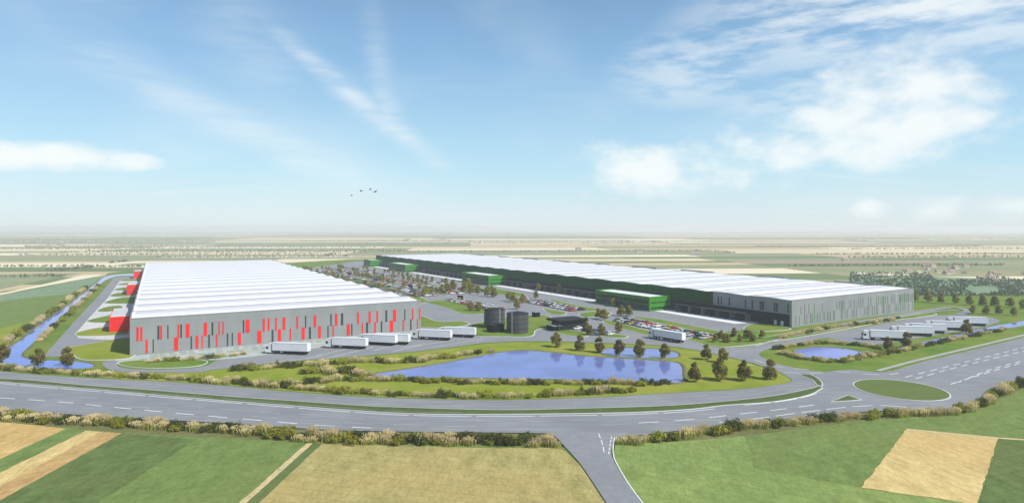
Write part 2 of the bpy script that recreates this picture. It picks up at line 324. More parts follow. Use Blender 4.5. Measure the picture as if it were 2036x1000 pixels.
M['f_green_light'] = field_mat('crop_light', (.205, .275, .080), (.245, .315, .098), (.165, .235, .072), R(25))
M['f_olive'] = field_mat('barley', (.32, .285, .105), (.40, .345, .14), (.44, .335, .13), R(15), f3=.8)
M['f_teal'] = field_mat('cereal_pale', (.19, .27, .165), (.23, .31, .195), (.17, .25, .13), R(30))
M['f_track'] = field_mat('track', (.55, .44, .22), (.62, .50, .28), (.5, .4, .2), R(30))
FAR = [('far_cream', (.62, .52, .33)), ('far_tan', (.50, .40, .24)), ('far_green', (.15, .20, .09)), ('far_sage', (.24, .27, .15)), ('far_olive', (.29, .28, .15)), ('far_pale', (.70, .61, .43)), ('far_dark', (.10, .14, .065)), ('far_brown', (.35, .27, .18))]
for k, c in FAR: M[k] = mat(k, c, tuple(x*1.15 for x in c), rough=.97, scale=.012, detail=6, spec=0, c3=tuple(x*.85 for x in c), scale3=.003)

# ------------------------------------------------------------------ ground and farmland
ground = new_obj('ground', [(-60000, -400, -.3), (60000, -400, -.3), (60000, 70000, -.3), (-60000, 70000, -.3)], [(0, 1, 2, 3)], M['far_sage']); ground['kind'] = 'structure'
rs = random.Random(23)
verts, faces, mi = [], [], []
hedge_lines = []
def parcels(x0, x1, y0, y1, size_x, size_y, depth=0):
    w, h = x1-x0, y1-y0
    if (w > size_x*1.5 or h > size_y*1.5) and depth < 14:
        k = rs.uniform(.36, .64)
        if w/size_x > h/size_y: parcels(x0, x0+w*k, y0, y1, size_x, size_y, depth+1); parcels(x0+w*k, x1, y0, y1, size_x, size_y, depth+1)
        else: parcels(x0, x1, y0, y0+h*k, size_x, size_y, depth+1); parcels(x0, x1, y0+h*k, y1, size_x, size_y, depth+1)
        return
    g = .3 + size_y*.003; b = len(verts); a = R(4)
    sk = rs.uniform(-.05, .05)
    for x, y in ((x0+g, y0+g), (x1-g, y0+g), (x1-g, y1-g), (x0+g, y1-g)):
        xx = x*math.cos(a)-y*math.sin(a); yy = x*math.sin(a)+y*math.cos(a); verts.append((xx, yy + .04*size_y*math.sin(xx*.004), -.12))
    faces.append((b, b+1, b+2, b+3)); mi.append(rs.choices(range(len(FAR)), (4.8, 4.2, 3.2, 5, 3, 4, 1.0, 1.2))[0])
    if rs.random() < .22: hedge_lines.append((verts[b], verts[b+1]))
    if rs.random() < .08: hedge_lines.append((verts[b+1], verts[b+2]))
for ya, yb, sx, sy in ((430, 1100, 300, 60), (1100, 2400, 620, 110), (2400, 5200, 1300, 240), (5200, 11000, 4000, 600), (11000, 26000, 8000, 1500)):
    parcels(-max(1400, yb*1.3), max(1400, yb*1.3), ya, yb, sx, sy)
farmland = new_obj('farmland', verts, faces, [M[k] for k, _ in FAR], None, mi); farmland['kind'] = 'structure'
farmland['label'] = 'patchwork of distant cream, tan and green fields out to the horizon'

NZ = -.09; FZ = [0]
def field(name, pts, m, sm=False, label=None, z=NZ, wobble=.28):
    p = GG(pts)
    if sm: p = smooth(p, True, 3)
    if wobble and name == 'field':
        p2 = []
        for a_, b_ in zip(p, p[1:]+p[:1]):
            d_ = (b_-a_); n_ = max(1, min(160, int(d_.length/1.6))); w_ = Vector((-d_.y, d_.x)).normalized()
            p2 += [a_+d_*(k/n_)+w_*(wobble*noise.noise(Vector((a_.x+d_.x*k/n_, a_.y+d_.y*k/n_, 0))*.45) if k else 0) for k in range(n_)]
        p = p2
    FZ[0] += .0016
    o = sheet(name, p, z+FZ[0], m)
    if label: o['label'] = label
    return o
sheet('field_margin', GG([(-420, 829), (0, 837), (243, 859), (611, 878), (1112, 887), (1218, 890), (1300, 880), (1480, 865), (1890, 821), (2060, 764), (2300, 699), (2700, 1000), (1900, 1172), (300, 1172), (-420, 1240)]), NZ-.028, M['f_green'])['label'] = 'grass margins showing between the crop fields'
field('field', [(-420, 830), (0, 838), (70, 844), (131, 851), (0, 911), (-420, 1110)], M['f_wheat'], label='golden wheat field corner beside the highway hedge')
field('field', [(131, 851), (170, 855), (0, 938), (-420, 1150), (-420, 1110), (0, 911)], M['f_green'], label='narrow green crop strip between two wheat strips')
field('field', [(170, 855), (205, 857), (0, 965), (-420, 1190), (-420, 1150), (0, 938)], M['f_wheat2'], label='pale golden half of the stubble strip')
field('field', [(205, 857), (243, 860), (0, 993), (-420, 1230), (-420, 1190), (0, 965)], M['f_stubble'], label='orange tan half of the stubble strip')
field('field', [(243, 860), (389, 873), (190, 1001), (-60, 1170), (-420, 1230), (0, 993)], M['f_green_dark'], label='dark green crop field beside the orange stubble')
field('field', [(389, 873), (611, 879), (472, 1001), (300, 1170), (-60, 1170), (190, 1001)], M['f_green'], label='mid green crop field beside the yellow track')
field('field', [(611, 879), (622, 880), (487, 1001), (318, 1170), (300, 1170), (472, 1001)], M['f_track'], label='thin straw yellow farm track')
field('field', [(622, 880), (640, 881), (512, 1001), (350, 1170), (318, 1170), (487, 1001)], M['f_green_dark'], label='dark grass strip along the yellow track')
field('field', [(640, 881), (820, 886), (1000, 890), (1112, 888), (1152, 920), (1181, 962), (1206, 1000), (1300, 1170), (350, 1170), (512, 1001)], M['f_olive'], label='broad olive gold barley field beside the side road')
field('field', [(1226, 872), (1300, 880), (1480, 866), (1488, 884), (1500, 930), (1712, 968), (1943, 1001), (2180, 1060), (1900, 1170), (1390, 1170), (1277, 1000), (1248, 962), (1218, 909)], M['f_green_light'], label='light green meadow right of the side road')
field('field', [(1480, 866), (1696, 838), (1890, 822), (1990, 790), (2060, 765), (2300, 700), (2500, 830), (2036, 873), (1984, 870), (1802, 853), (1712, 968), (1500, 930), (1488, 884)], M['f_green'], label='mid green crop field around the wheat square')
field('field', [(1802, 853), (1984, 870), (1943, 1001), (1712, 968)], M['f_wheat2'], label='pale wheat square surrounded by green crops', z=NZ+.02)
field('field', [(1986, 872), (2036, 874), (2500, 832), (2700, 1000), (2180, 1060), (1945, 1001)], M['f_green_dark'], label='dark green field right of the wheat square')
field('track', [(1984, 868.5), (2036, 872), (2500, 830), (2500, 832), (2036, 874.5), (1984, 871)], M['f_track'], z=NZ+.03)
field('track', [(1802, 851), (1986, 868.6), (1984, 872), (1802, 854.5)], M['f_track'], z=NZ+.03)
v_ = field('verge', [(-420, 780), (0, 812), (128, 821), (320, 832), (480, 841), (640, 852), (800, 856), (1000, 858), (1104, 860), (1120, 890), (1000, 895), (820, 891), (640, 886), (389, 878), (243, 865), (131, 856), (0, 843), (-420, 838)], M['bank'], label='rough grass verge between highway and crop fields', z=NZ-.06)
field('verge', [(1218, 866), (1376, 850), (1480, 841), (1568, 830), (1696, 818), (1898, 812), (1940, 796), (1962, 774), (2036, 750), (2400, 629), (2400, 690), (2036, 780), (1990, 798), (1890, 830), (1696, 844), (1480, 872), (1300, 886), (1222, 880)], M['bank'], label='rough grass verge between roundabout and meadow', z=NZ-.06)
# fields left of the canal
field('field', wobble=0, pts=[(-400, 640), (0, 587), (100, 568), (190, 551), (222, 546), (150, 583), (60, 592), (0, 599), (-400, 660)], m=M['f_teal'], label='pale blue green cereal field left of the canal')
field('field', wobble=0, pts=[(-400, 660), (0, 599), (60, 592), (150, 583), (120, 608), (60, 638), (0, 652), (-400, 740)], m=M['f_green'], label='dark green field left of the canal')
field('field', wobble=0, pts=[(-400, 740), (0, 652), (60, 638), (135, 598), (20, 690), (-10, 722), (-400, 716)], m=M['meadow'], label='yellow green meadow left of the canal')
field('track', wobble=0, pts=[(-300, 629), (0, 583), (90, 564), (165, 547), (205, 545), (190, 550), (100, 566.5), (0, 586), (-300, 634)], m=M['far_pale'])
field('field', wobble=0, pts=[(-300, 620), (0, 575), (90, 556), (165, 543), (0, 545), (-300, 560)], m=M['far_sage'], label='sage pasture beyond the pale cereal field')

field('field', [(1700, 545), (1820, 549), (2036, 556), (2400, 556), (2400, 600), (2036, 612), (1830, 606), (1700, 580)], M['f_teal'], label='hazy grey green pasture beyond the lorry park')
field('field', [(1700, 541), (1790, 543.5), (1830, 547), (1770, 548), (1700, 545)], M['far_pale'], label='pale sandy strip behind the warehouse end')
# ------------------------------------------------------------------ site lawn, water
LZ = 0.0
site = GG([(-420, 716), (-30, 726), (0, 738), (64, 746), (224, 754), (448, 767), (576, 780), (688, 788), (800, 793), (1000, 796), (1184, 791), (1344, 782), (1480, 774), (1568, 764), (1640, 760), (1690, 742), (1760, 742), (1930, 696), (2036, 671), (2400, 584), (2300, 575), (1900, 586), (1835, 590), (748, 514.5), (700, 515.5), (545, 524), (300, 533), (215, 543), (170, 585), (60, 665), (-30, 712)])
lawn_site = sheet('lawn', site, LZ, M['lawn']); lawn_site['label'] = 'green lawn covering the whole logistics site'
front = smooth(GG([(150, 737), (205, 737), (393, 740), (410, 738), (480, 730), (540, 724), (600, 718), (700, 711), (810, 702), (900, 692), (960, 684), (1060, 680), (1211, 684), (1303, 688), (1375, 696), (1470, 717), (1535, 737), (1572, 754), (1560, 762), (1480, 772), (1344, 780), (1184, 789), (1000, 793), (800, 790), (688, 785), (576, 777), (448, 765), (320, 757), (224, 752)]), True, 3)
sheet('meadow', front, LZ+.03, M['meadow'])['label'] = 'yellow green meadow around the retention pond'
def pond(name, pts, m, label, bankw=1.6, n=4):
    r = ccw(smooth(GG(pts), True, n))
    o = sheet(name, r, LZ+.10, m); o['label'] = label; o['kind'] = 'structure'
    i2 = offset(r, -.25); a = offset(r, bankw*.4); b = offset(r, bankw)
    k = len(r); v = [(p.x, p.y, .06) for p in i2] + [(p.x, p.y, .32) for p in a] + [(p.x, p.y, .0) for p in b]
    f = [[j*k+i, (j+1)*k+i, (j+1)*k+(i+1) % k, j*k+(i+1) % k] for j in range(2) for i in range(k)]
    new_obj('bank', v, f, M['bank'], o)
    return o
pond('pond', [(742, 745), (790, 737), (860, 726), (925, 714), (965, 706), (1010, 699), (1050, 697), (1088, 700), (1150, 707), (1250, 714), (1340, 720), (1354, 727), (1357, 745), (1353, 760), (1310, 761), (1250, 758), (1100, 754), (900, 751), (790, 751)], M['water'], 'large blue retention pond in front of the tanks')
pond('pond', [(1194, 701), (1206, 694), (1240, 691), (1310, 694), (1340, 699), (1350, 705), (1344, 711), (1312, 713), (1226, 709)], M['water'], 'small blue pond beside the row of trees', 1.0)
pond('pond', [(1579, 698), (1600, 693), (1625, 690.5), (1671, 692), (1700, 697), (1731, 704), (1714, 714), (1680, 717), (1640, 713), (1600, 710)], M['water_bright'], 'bright blue pond beside the lorry park', 1.0)
pond('canal', [(14, 692), (79, 645), (142, 602), (195, 560), (222, 546.5), (277, 543.5), (282, 548), (240, 549), (226, 551), (206, 560), (170, 594), (112, 640), (60, 688), (44, 710), (95, 716), (150, 719), (186, 725), (178, 732), (125, 734), (20, 726), (-200, 712), (-420, 698), (-420, 690), (-60, 706)], M['water_bright'], 'long blue canal running beside the grey and red warehouse', 1.2, 3)
pond('canal', [(1742, 703), (1787, 691), (1886, 669), (1963, 651), (2036, 638), (2300, 588), (2320, 592), (2036, 647), (1963, 660), (1886, 675), (1798, 696), (1752, 707)], M['water_bright'], 'narrow blue ditch between lorry park and highway verge', 1.0, 3)

# ------------------------------------------------------------------ roads
RZ = 0.07
roadN = smooth(GG([(-420, 711), (0, 738), (64, 744.5), (224, 754), (320, 758.5), (448, 767), (576, 779), (688, 787), (800, 792), (1000, 795.5), (1184, 790), (1344, 781), (1480, 773), (1568, 761), (1580, 752), (1640, 740), (1691, 735), (1754, 740), (1820, 723), (1930, 696.5), (2036, 671), (2400, 583)]), False, 4)
roadS = smooth(GG([(2400, 631), (2036, 752), (2000, 763), (1962, 776), (1940, 799), (1898, 815), (1824, 815), (1696, 820), (1568, 832), (1480, 843), (1376, 853), (1226, 868), (1104, 862), (1000, 860), (800, 858), (640, 854), (480, 843), (320, 834), (128, 823), (0, 814), (-420, 787)]), False, 4)
hw = sheet('highway', roadN + roadS, RZ, M['asphalt_old']); hw['label'] = 'grey dual carriageway curving past the site into a roundabout'
side = smooth(GG([(1085, 858), (1104, 868), (1125, 890), (1152, 920), (1181, 962), (1206, 1000), (1312, 1170)]), False, 3) + smooth(GG([(1395, 1170), (1277, 1000), (1248, 962), (1218, 911), (1216, 890), (1226, 872), (1255, 860)]), False, 3)
sd = sheet('side_road', side, RZ+.02, M['asphalt']); sd['label'] = 'grey side road leaving the highway between fields'
def raised(name, ring, m, label=None, kerb=.45, h=.14, base=RZ, kerb_mat='kerb'):
    ring = ccw(ring)
    o = sheet(name, ring, base+h, m); o['kind'] = 'structure'
    if label: o['label'] = label
    if kerb:
        k = offset(ring, kerb); n = len(ring)
        v = [(p.x, p.y, base+h-.015) for p in ring] + [(p.x, p.y, base+h-.015) for p in k] + [(p.x, p.y, base-.05) for p in k]
        f = [[j*n+i, (j+1)*n+i, (j+1)*n+(i+1) % n, j*n+(i+1) % n] for j in range(2) for i in range(n)]
        new_obj('kerb', v, f, M[kerb_mat], o)
    return o
med_top = smooth(GG([(-420, 722), (0, 753.6), (51, 756), (160, 766), (288, 775.5), (454, 789), (576, 797.5), (720, 807.5), (800, 811), (1000, 816), (1152, 813), (1328, 807.5), (1440, 799), (1536, 788.5), (1610, 774), (1630, 768)]), False, 4)
med_bot = smooth(GG([(1634, 772), (1606, 786), (1536, 799), (1440, 806), (1376, 813.5), (1261, 820), (1088, 823), (960, 824), (816, 822.5), (688, 815), (576, 806.5), (464, 798), (320, 786), (211, 776.5), (90, 766.5), (0, 759.5), (-420, 729)]), False, 4)
raised('median', med_top + med_bot, M['median'], 'long green median strip between the highway carriageways', kerb=.3)
cc = Vector((108.6, 172.8))
raised('roundabout_island', [cc + Vector((math.cos(a), math.sin(a)))*11.3 for a in [i*math.pi/32 for i in range(64)]], M['island'], 'round green central island of the roundabout', kerb=.35)
raised('traffic_island', GG([(1655, 799), (1686, 787), (1710, 795), (1690, 797)]), M['median'], 'small triangular green traffic island beside the roundabout', kerb=.3)
raised('traffic_island', smooth(GG([(1590, 745), (1612, 746), (1630, 757), (1634, 767), (1626, 766), (1615, 755)]), True, 3), M['median'], 'curved green traffic island at the site entrance', kerb=.3)
pv = sheet('footpath', ribbon(smooth(GG([(1745, 737), (1820, 717), (1930, 691), (2036, 666), (2400, 579)]), False, 3), 1.5), RZ-.01, M['path']); pv['label'] = 'pale footpath along the highway verge'

# painted markings
def dashes(line_px, w, on, off, m, par, z=RZ+.015, start=0, jitter=0, prob=1, fat=1):
    w *= fat
    ln = smooth(GG(line_px), False, 10); acc = [0]
    for a, b in zip(ln, ln[1:]): acc.append(acc[-1]+(b-a).length)
    def at(s):
        for i in range(len(ln)-1):
            if acc[i+1] >= s: return ln[i].lerp(ln[i+1], (s-acc[i])/max(acc[i+1]-acc[i], 1e-6))
        return ln[-1]
    s = start; V = []; F = []
    rj = random.Random(5)
    while s < acc[-1]-on:
        if rj.random() < prob:
            o_ = rj.uniform(-jitter, jitter); st = max(1, int(on/4)); cen = [at(s+on*k/st) for k in range(st+1)]
            rb = ribbon([Vector(c)+Vector((0, o_)) for c in cen], w); k = len(cen); b = len(V)
            V += [(p.x, p.y, z) for p in rb[:k]] + [(p.x, p.y, z) for p in rb[k:][::-1]]
            F += [(b+i, b+k+i, b+k+i+1, b+i+1) for i in range(k-1)]
        s += on+off
    o = new_obj('lane_marking', V, F, M[m], par); 
    return o
dashes([(-400, 732), (0, 762.5), (90, 770), (211, 780), (320, 789.5), (464, 801), (576, 810), (688, 818.5), (816, 826), (1000, 828), (1088, 827), (1261, 824), (1376, 817.5), (1480, 806)], .22, 14, 1.2, 'paint', hw, fat=1.5)
dashes([(-400, 759), (0, 791), (80, 796), (140, 801), (250, 812), (400, 826), (520, 836), (640, 846), (760, 852)], .24, 5.2, 4.2, 'paint', hw, fat=1.5)
dashes([(1270, 841), (1376, 834), (1480, 822), (1560, 813), (1620, 805)], .24, 5, 4, 'paint', hw, fat=1.5)
dashes([(1430, 840), (1500, 833), (1580, 822), (1680, 810), (1760, 806), (1840, 813)], .22, 6, 2, 'paint', hw, fat=1.5)
dashes([(1480, 806), (1560, 797), (1612, 786), (1640, 775)], .22, 8, 1.5, 'paint', hw, fat=1.5)
for k, pts in enumerate(([(-300, 750), (0, 776), (211, 793), (464, 814), (688, 830), (816, 836), (1000, 838), (1261, 834), (1376, 827), (1480, 815)], [(-300, 762), (0, 786), (211, 803), (464, 824), (688, 839), (816, 846), (1000, 847), (1200, 846), (1376, 838)],
                         [(-300, 770), (0, 800), (211, 814), (464, 833), (688, 848), (900, 853), (1100, 855)], [(-300, 722), (0, 744), (211, 757), (464, 775), (688, 795), (816, 799), (1000, 803), (1184, 800), (1344, 791), (1480, 781), (1560, 771)],
                         [(-300, 724), (0, 748), (211, 764), (464, 781), (688, 800), (816, 805), (1000, 809), (1184, 806), (1344, 797), (1480, 787), (1580, 770)])):
    dashes(pts, .16, 6 + k, 5, 'paint_worn', hw, start=k*2.3, jitter=.5, prob=.8)
dashes([(-400, 729), (0, 758.4), (90, 765), (320, 784), (576, 804), (688, 812), (816, 820), (1000, 822)], .14, 20, 3, 'paint_worn', hw, z=.24)
for pts in ([(1800, 750), (1860, 735), (2036, 691), (2300, 626)], [(1820, 753), (1900, 731), (2036, 698), (2300, 634)], [(1890, 764), (1960, 742), (2036, 720), (2300, 648)], [(1905, 760), (1970, 735), (2036, 716)], [(1660, 738), (1700, 742), (1760, 745), (1800, 740)], [(1480, 722), (1540, 738), (1600, 742), (1640, 741)], [(1500, 716), (1560, 731), (1640, 736)]):
    dashes(pts, .24, 4.4, 3.4, 'paint', hw, fat=1.5)
dashes([(1104, 863), (1130, 876), (1150, 902)], .18, 30, 1, 'paint_worn', sd, z=RZ+.04); dashes([(1190, 862), (1197, 880), (1202, 903)], .2, 3, 1.2, 'paint', sd, z=RZ+.04)
dashes([(1216, 868), (1213, 885), (1210, 905)], .2, 1.6, .7, 'paint', sd, z=RZ+.04); dashes([(1222, 870), (1219, 890), (1221, 911), (1250, 962), (1278, 1000), (1395, 1165)], .2, 40, .01, 'paint', sd, z=RZ+.04)
dashes([(1109, 872), (1127, 893), (1153, 922), (1182, 962), (1207, 1000), (1300, 1150)], .3, 60, .01, 'paving_dark', sd, z=RZ+.04)

# ------------------------------------------------------------------ yards
yard_ring = smooth(GG([(397, 738), (480, 729), (540, 722), (600, 716.5), (700, 709), (810, 700), (900, 690), (960, 682), (1060, 678), (1211, 682), (1303, 686), (1375, 694), (1475, 716), (1540, 735), (1578, 756)]), False, 3) + \
    GG([(1640, 772), (1665, 750), (1640, 739.5)]) + smooth(GG([(1600, 735), (1549, 724), (1512, 708), (1510, 702), (1525, 695), (1555, 687), (1645, 671.5)]), False, 3) + \
    smooth(GG([(1666, 677), (1700, 682), (1754, 684), (1820, 673), (1875, 664), (1940, 652), (1985, 641), (1985, 636), (1963, 630), (1900, 626), (1849, 628), (1770, 641), (1638, 664), (1539, 681), (1450, 692), (1408, 689)]), False, 3) + \
    GG([(1383, 679), (1367, 674), (1417, 663), (1484, 655), (1489, 648), (1520, 641), (1400, 600), (1300, 575), (1100, 548), (900, 522), (760, 516), (700, 521), (620, 532), (600, 545), (700, 590), (800, 660), (640, 688), (560, 699), (500, 707), (430, 717), (409, 728)])
yard = sheet('yard', yard_ring, RZ-.02, M['asphalt']); yard['label'] = 'grey asphalt yards and lanes between the two warehouses'
strip = GG([(256, 708), (838, 654), (840, 667), (760, 676), (640, 691), (560, 702), (500, 709), (430, 716), (360, 716), (280, 722), (222, 725), (205, 722), (230, 716)])
ap = sheet('apron', strip, RZ, M['grass_paver']); ap['label'] = 'pale grass-paver apron at the foot of the panelled facade'
V, F = [], []
rj = random.Random(3)
for row, (ox, nrow) in enumerate(((2.0, 36), (6.0, 32), (9.5, 14))):
    for k in range(nrow):
        if rj.random() < .35: continue
        u0 = 3 + k*3.0 + rj.uniform(0, .6); w = rj.uniform(1.6, 2.6)
        O = Vector((-135.7, 219.3)); U = Vector((.8666, .499)); W = Vector((.499, -.8666)); b = len(V)
        for a, c in ((u0, ox), (u0+w, ox), (u0+w, ox+.8), (u0, ox+.8)):
            p = O+U*a+W*c; V.append((p.x, p.y, RZ+.02))
        F.append((b, b+1, b+2, b+3))
new_obj('bay_marking', V, F, M['paving_dark'], ap)
# loop road in front left of the facade
lp = sheet('loop_lane', smooth(GG([(206, 719), (222, 717), (236, 719), (229, 724), (246, 732), (300, 735), (370, 733), (396, 730), (412, 727), (420, 735), (398, 740), (330, 741), (250, 740), (218, 735), (205, 727)]), True, 4), RZ+.04, M['asphalt']); lp['label'] = 'small grey loop lane left of the lorry apron'
raised('lawn', smooth(GG([(236, 722), (274, 717), (330, 718), (390, 716), (412, 720), (392, 728), (330, 732), (262, 730)]), True, 4), M['lawn'], 'oval lawn inside the loop lane', kerb=.3)
# left service side
ls = sheet('service_road', GG([(226, 552), (198, 586), (152, 635), (96, 697), (88, 709), (118, 709), (139, 691)] + [(259, 708)] + [(272, 580), (290, 545), (262, 550)]), RZ-.02, M['asphalt']); ls['label'] = 'grey service road beside the canal'
sb = sheet('bay_paving', GG([(239, 557), (215, 592), (178, 631), (151, 662), (155, 672), (198, 675), (259, 676), (272, 590), (286, 552)]), RZ, M['concrete']); sb['label'] = 'pale concrete bays along the left wall'
for pts in ([(137, 692), (180, 684), (254, 672), (262, 690), (258, 712), (172, 716), (148, 707)], [(153, 662), (185, 654), (228, 649), (252, 657), (250, 665), (200, 668), (158, 668)], [(173, 639), (200, 631), (226, 626), (230, 640), (200, 642)], [(194, 619), (215, 610), (238, 608), (240, 616), (215, 620)],
            [(208, 602.5), (228, 595), (251, 591), (275, 592), (266, 603), (235, 604)], [(219, 589), (235, 583), (262, 582), (264, 588), (240, 590)], [(228, 577), (244, 572), (268, 571), (268, 577)], [(234, 567), (250, 563), (272, 562), (272, 566)], [(240, 559), (252, 556), (276, 555.5), (276, 558.5)]):
    raised('lawn', smooth(GG(pts), True, 4), M['meadow'] if pts[0][1] > 660 else M['lawn'], 'leaf shaped lawn between bays beside the service road', kerb=.4)
# lawn islands in the middle
ISL = [([(848, 601), (875, 597), (899, 600), (931, 607), (965, 615), (970, 624), (927, 624.5), (896, 615), (868, 606.5)], 'long curved lawn island behind the tanks'),
       ([(836, 628), (850, 633), (874, 640), (918, 639.5), (932, 643), (924, 647.5), (886, 651.5), (854, 651.5), (836, 650)], 'tongue shaped lawn beside the warehouse corner'),
       ([(938, 646), (962, 640), (1010, 632), (1051, 628), (1085, 627.5), (1100, 637), (1100, 650), (1066, 656), (1054, 669), (994, 669), (946, 668)], 'lawn around the two dark tanks'),
       ([(940, 573), (975, 574), (1020, 580), (1046, 588), (1030, 590), (985, 583)], 'lawn strip behind the middle car row'),
       ([(1092, 595), (1136, 605), (1164, 610.5), (1201, 617), (1178, 618.5), (1150, 616), (1115, 606)], 'lawn strip between cars and dock lane'),
       ([(1080, 612), (1094, 616), (1124, 621.5), (1119, 626), (1094, 624)], 'short lawn beside the gatehouse roof'),
       ([(1152, 625), (1180, 620), (1212, 621), (1206, 628), (1165, 631)], 'lawn patch behind the gatehouse'),
       ([(1258, 630), (1304, 634.5), (1360, 645), (1420, 657), (1462, 668), (1440, 672), (1409, 664), (1350, 651), (1290, 639)], 'lawn strip between car row and dock lane'),
       ([(1200, 637), (1225, 641), (1262, 651), (1306, 663), (1300, 669.5), (1262, 660), (1210, 645)], 'lawn strip below the near car row'),
       ([(1182, 656), (1200, 662), (1246, 668), (1240, 672), (1198, 669)], 'small lawn beside the gatehouse cars'),
       ([(1367, 675), (1417, 664), (1470, 666), (1517, 671), (1547, 666), (1640, 652), (1770, 631), (1850, 621), (1860, 626), (1770, 638), (1640, 662), (1550, 677), (1450, 690), (1408, 687), (1380, 679)], 'long planted verge below the green striped end wall'),
       ([(1487, 648), (1517, 642), (1564, 651), (1570, 655), (1517, 659), (1482, 656)], 'bright lawn at the warehouse corner'),
       ([(1060, 558), (1110, 566), (1165, 575), (1200, 584), (1150, 582), (1090, 572)], 'lawn strip along the dock lane'),
       ([(1096, 655), (1130, 656), (1170, 664), (1160, 670), (1120, 665)], 'lawn in front of the gatehouse')]
for pts, lab in ISL: raised('lawn', smooth(GG(pts), True, 4), M['lawn'], lab, kerb=.4)
pth = sheet('footpath', ribbon(smooth(GG([(1500, 690), (1560, 672), (1640, 658), (1740, 640), (1860, 619), (1905, 617)]), False, 3), 1.6), RZ+.16, M['path']); pth['label'] = 'pale path along the planted verge'
lr = sheet('access_lane', ribbon(smooth(GG([(1575, 662), (1660, 648), (1760, 632), (1850, 617), (1895, 612), (1925, 618), (1905, 627)]), False, 4), 4.0), RZ+.19, M['asphalt']); lr['label'] = 'narrow lane curving round the warehouse end wall'
# lawn strip along the hidden long side of the red panelled warehouse
raised('lawn', GG([(606, 540), (640, 541), (700, 553), (760, 566), (842, 594), (852, 600), (830, 606), (700, 590)]), M['lawn'], 'green strip along the right side of the white roofed warehouse', kerb=.3)
# truck bay lines
for a, b in (((628, 708), (700, 691)), ((648, 713), (742, 690)), ((742, 697), (800, 684)), ((780, 699), (838, 686)), ((800, 690), (900, 678)), ((860, 690), (960, 674)), ((540, 722), (640, 708))):
    pa, pb = G(*a).to_2d(), G(*b).to_2d(); sheet('bay_marking', ribbon([pa, pb], .3), RZ+.01, M['paint'], yard)

# ------------------------------------------------------------------ warehouses
RL = {}
def warehouse(label, origin, ang, W, L, H, nbay, ridge, front_m, side_m):
    t = empty('warehouse', (origin[0], origin[1], 0), ang, label, 'warehouse')
    # local x along the end wall, local y along the length
    th = .4
    MB().box(0, W, 0, th, 0, H).build('end_wall', front_m, t); MB().box(0, W, L-th, L, 0, H).build('end_wall', front_m, t)
    for nm, xa, xb in (('side_wall', 0, th), ('side_wall', W-th, W)):
        bay = L/nbay; prof = [(th, 0)]; V, F = [], []
        for i in range(nbay):
            y0 = th if i == 0 else i*bay; y1 = L-th if i == nbay-1 else (i+1)*bay; ym = (i+.62)*bay
            b = len(V)
            for x in (xa, xb): V += [(x, y0, 0), (x, y1, 0), (x, y1, H), (x, ym, H+ridge), (x, y0, H)]
            F += [(b, b+1, b+2, b+3, b+4), (b+9, b+8, b+7, b+6, b+5), (b+2, b+7, b+8, b+3), (b+3, b+8, b+9, b+4)]
        new_obj(nm, V, F, side_m[0 if xa == 0 else 1], t)
    bay = L/nbay
    V = [(th, .4, H-.15), (W-th, .4, H-.15), (W-th, bay*.62, H+ridge-.15), (th, bay*.62, H+ridge-.15), (W-th, bay-.9, H-.15), (th, bay-.9, H-.15), (th, bay-.9, H-.6), (W-th, bay-.9, H-.6), (W-th, bay+.4, H-.6), (th, bay+.4, H-.6)]
    me = None
    for i in range(nbay):
        if me is None:
            o = new_obj('roof_bay', V, [(0, 1, 2, 3), (3, 2, 4, 5), (5, 4, 7, 6), (6, 7, 8, 9)], [M['roof'], M['gutter']], t, [0, 0, 1, 1]); me = o.data
        else:
            o = bpy.data.objects.new('roof_bay', me); C.objects.link(o); o.parent = t
        o.location = (0, i*bay, 0)
        # bay shading put into colour as two grey bands below the ridge, set 6 cm proud of the sheeting
        for nm_, f0, f1, rm in (('roof_shade_band', .47, .60, 'roof_shade_band'), ('roof_shade_band', .33, .47, 'roof_shade_band_pale')):  # both bands stand in for roof shading
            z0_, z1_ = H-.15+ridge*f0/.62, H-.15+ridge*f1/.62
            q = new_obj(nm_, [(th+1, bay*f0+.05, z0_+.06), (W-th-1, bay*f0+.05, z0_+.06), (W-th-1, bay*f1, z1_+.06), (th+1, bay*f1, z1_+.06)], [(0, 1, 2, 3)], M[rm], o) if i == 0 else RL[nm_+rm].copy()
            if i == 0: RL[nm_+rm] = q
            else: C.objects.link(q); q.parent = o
    # coping round the end walls
    MB().box(-.12, W+.12, -.12, .45, H+.0, H+.22).build('coping', M['gutter'], t); MB().box(-.12, W+.12, L-.45, L+.12, H, H+.22).build('coping', M['gutter'], t)
    return t
A1 = R(30); A2 = R(31.6)
O1 = (-135.7, 219.3); W1, L1, H1 = 110.0, 416.0, 13.0
wh1 = warehouse('grey warehouse with red and dark facade panels and ribbed white roof', O1, A1, W1, L1, H1, 17, .8, M['cladding'], (M['cladding'], M['cladding']))
def wall_u(px, O, ang, base=0):          # where a sight line meets the end wall
    u = Vector((math.cos(ang), math.sin(ang))); k = (px-CX)/FPX
    return (k*O[1]-O[0])/(u.x-k*u.y)
s1, s2 = 6.3625, 5.988
UP = [(195, 235, 'r'), (245, 280, 'r'), (465, 490, 'd'), (497, 530, 'r'), (590, 605, 'd'), (717, 745, 'r'), (755, 775, 'd'), (815, 880, 'r'), (1045, 1100, 'r'), (1150, 1172, 'd'), (1235, 1258, 'r'), (1285, 1308, 'r'), (1545, 1562, 'd'), (1570, 1640, 'r')]
LO = [(312, 348, 'r'), (405, 418, 'd'), (668, 738, 'r'), (885, 902, 'd'), (943, 988, 'r'), (1022, 1042, 'r'), (1108, 1128, 'd'), (1203, 1228, 'r'), (1343, 1360, 'd'), (1405, 1420, 'd'), (1478, 1528, 'r'), (1720, 1790, 'r')]
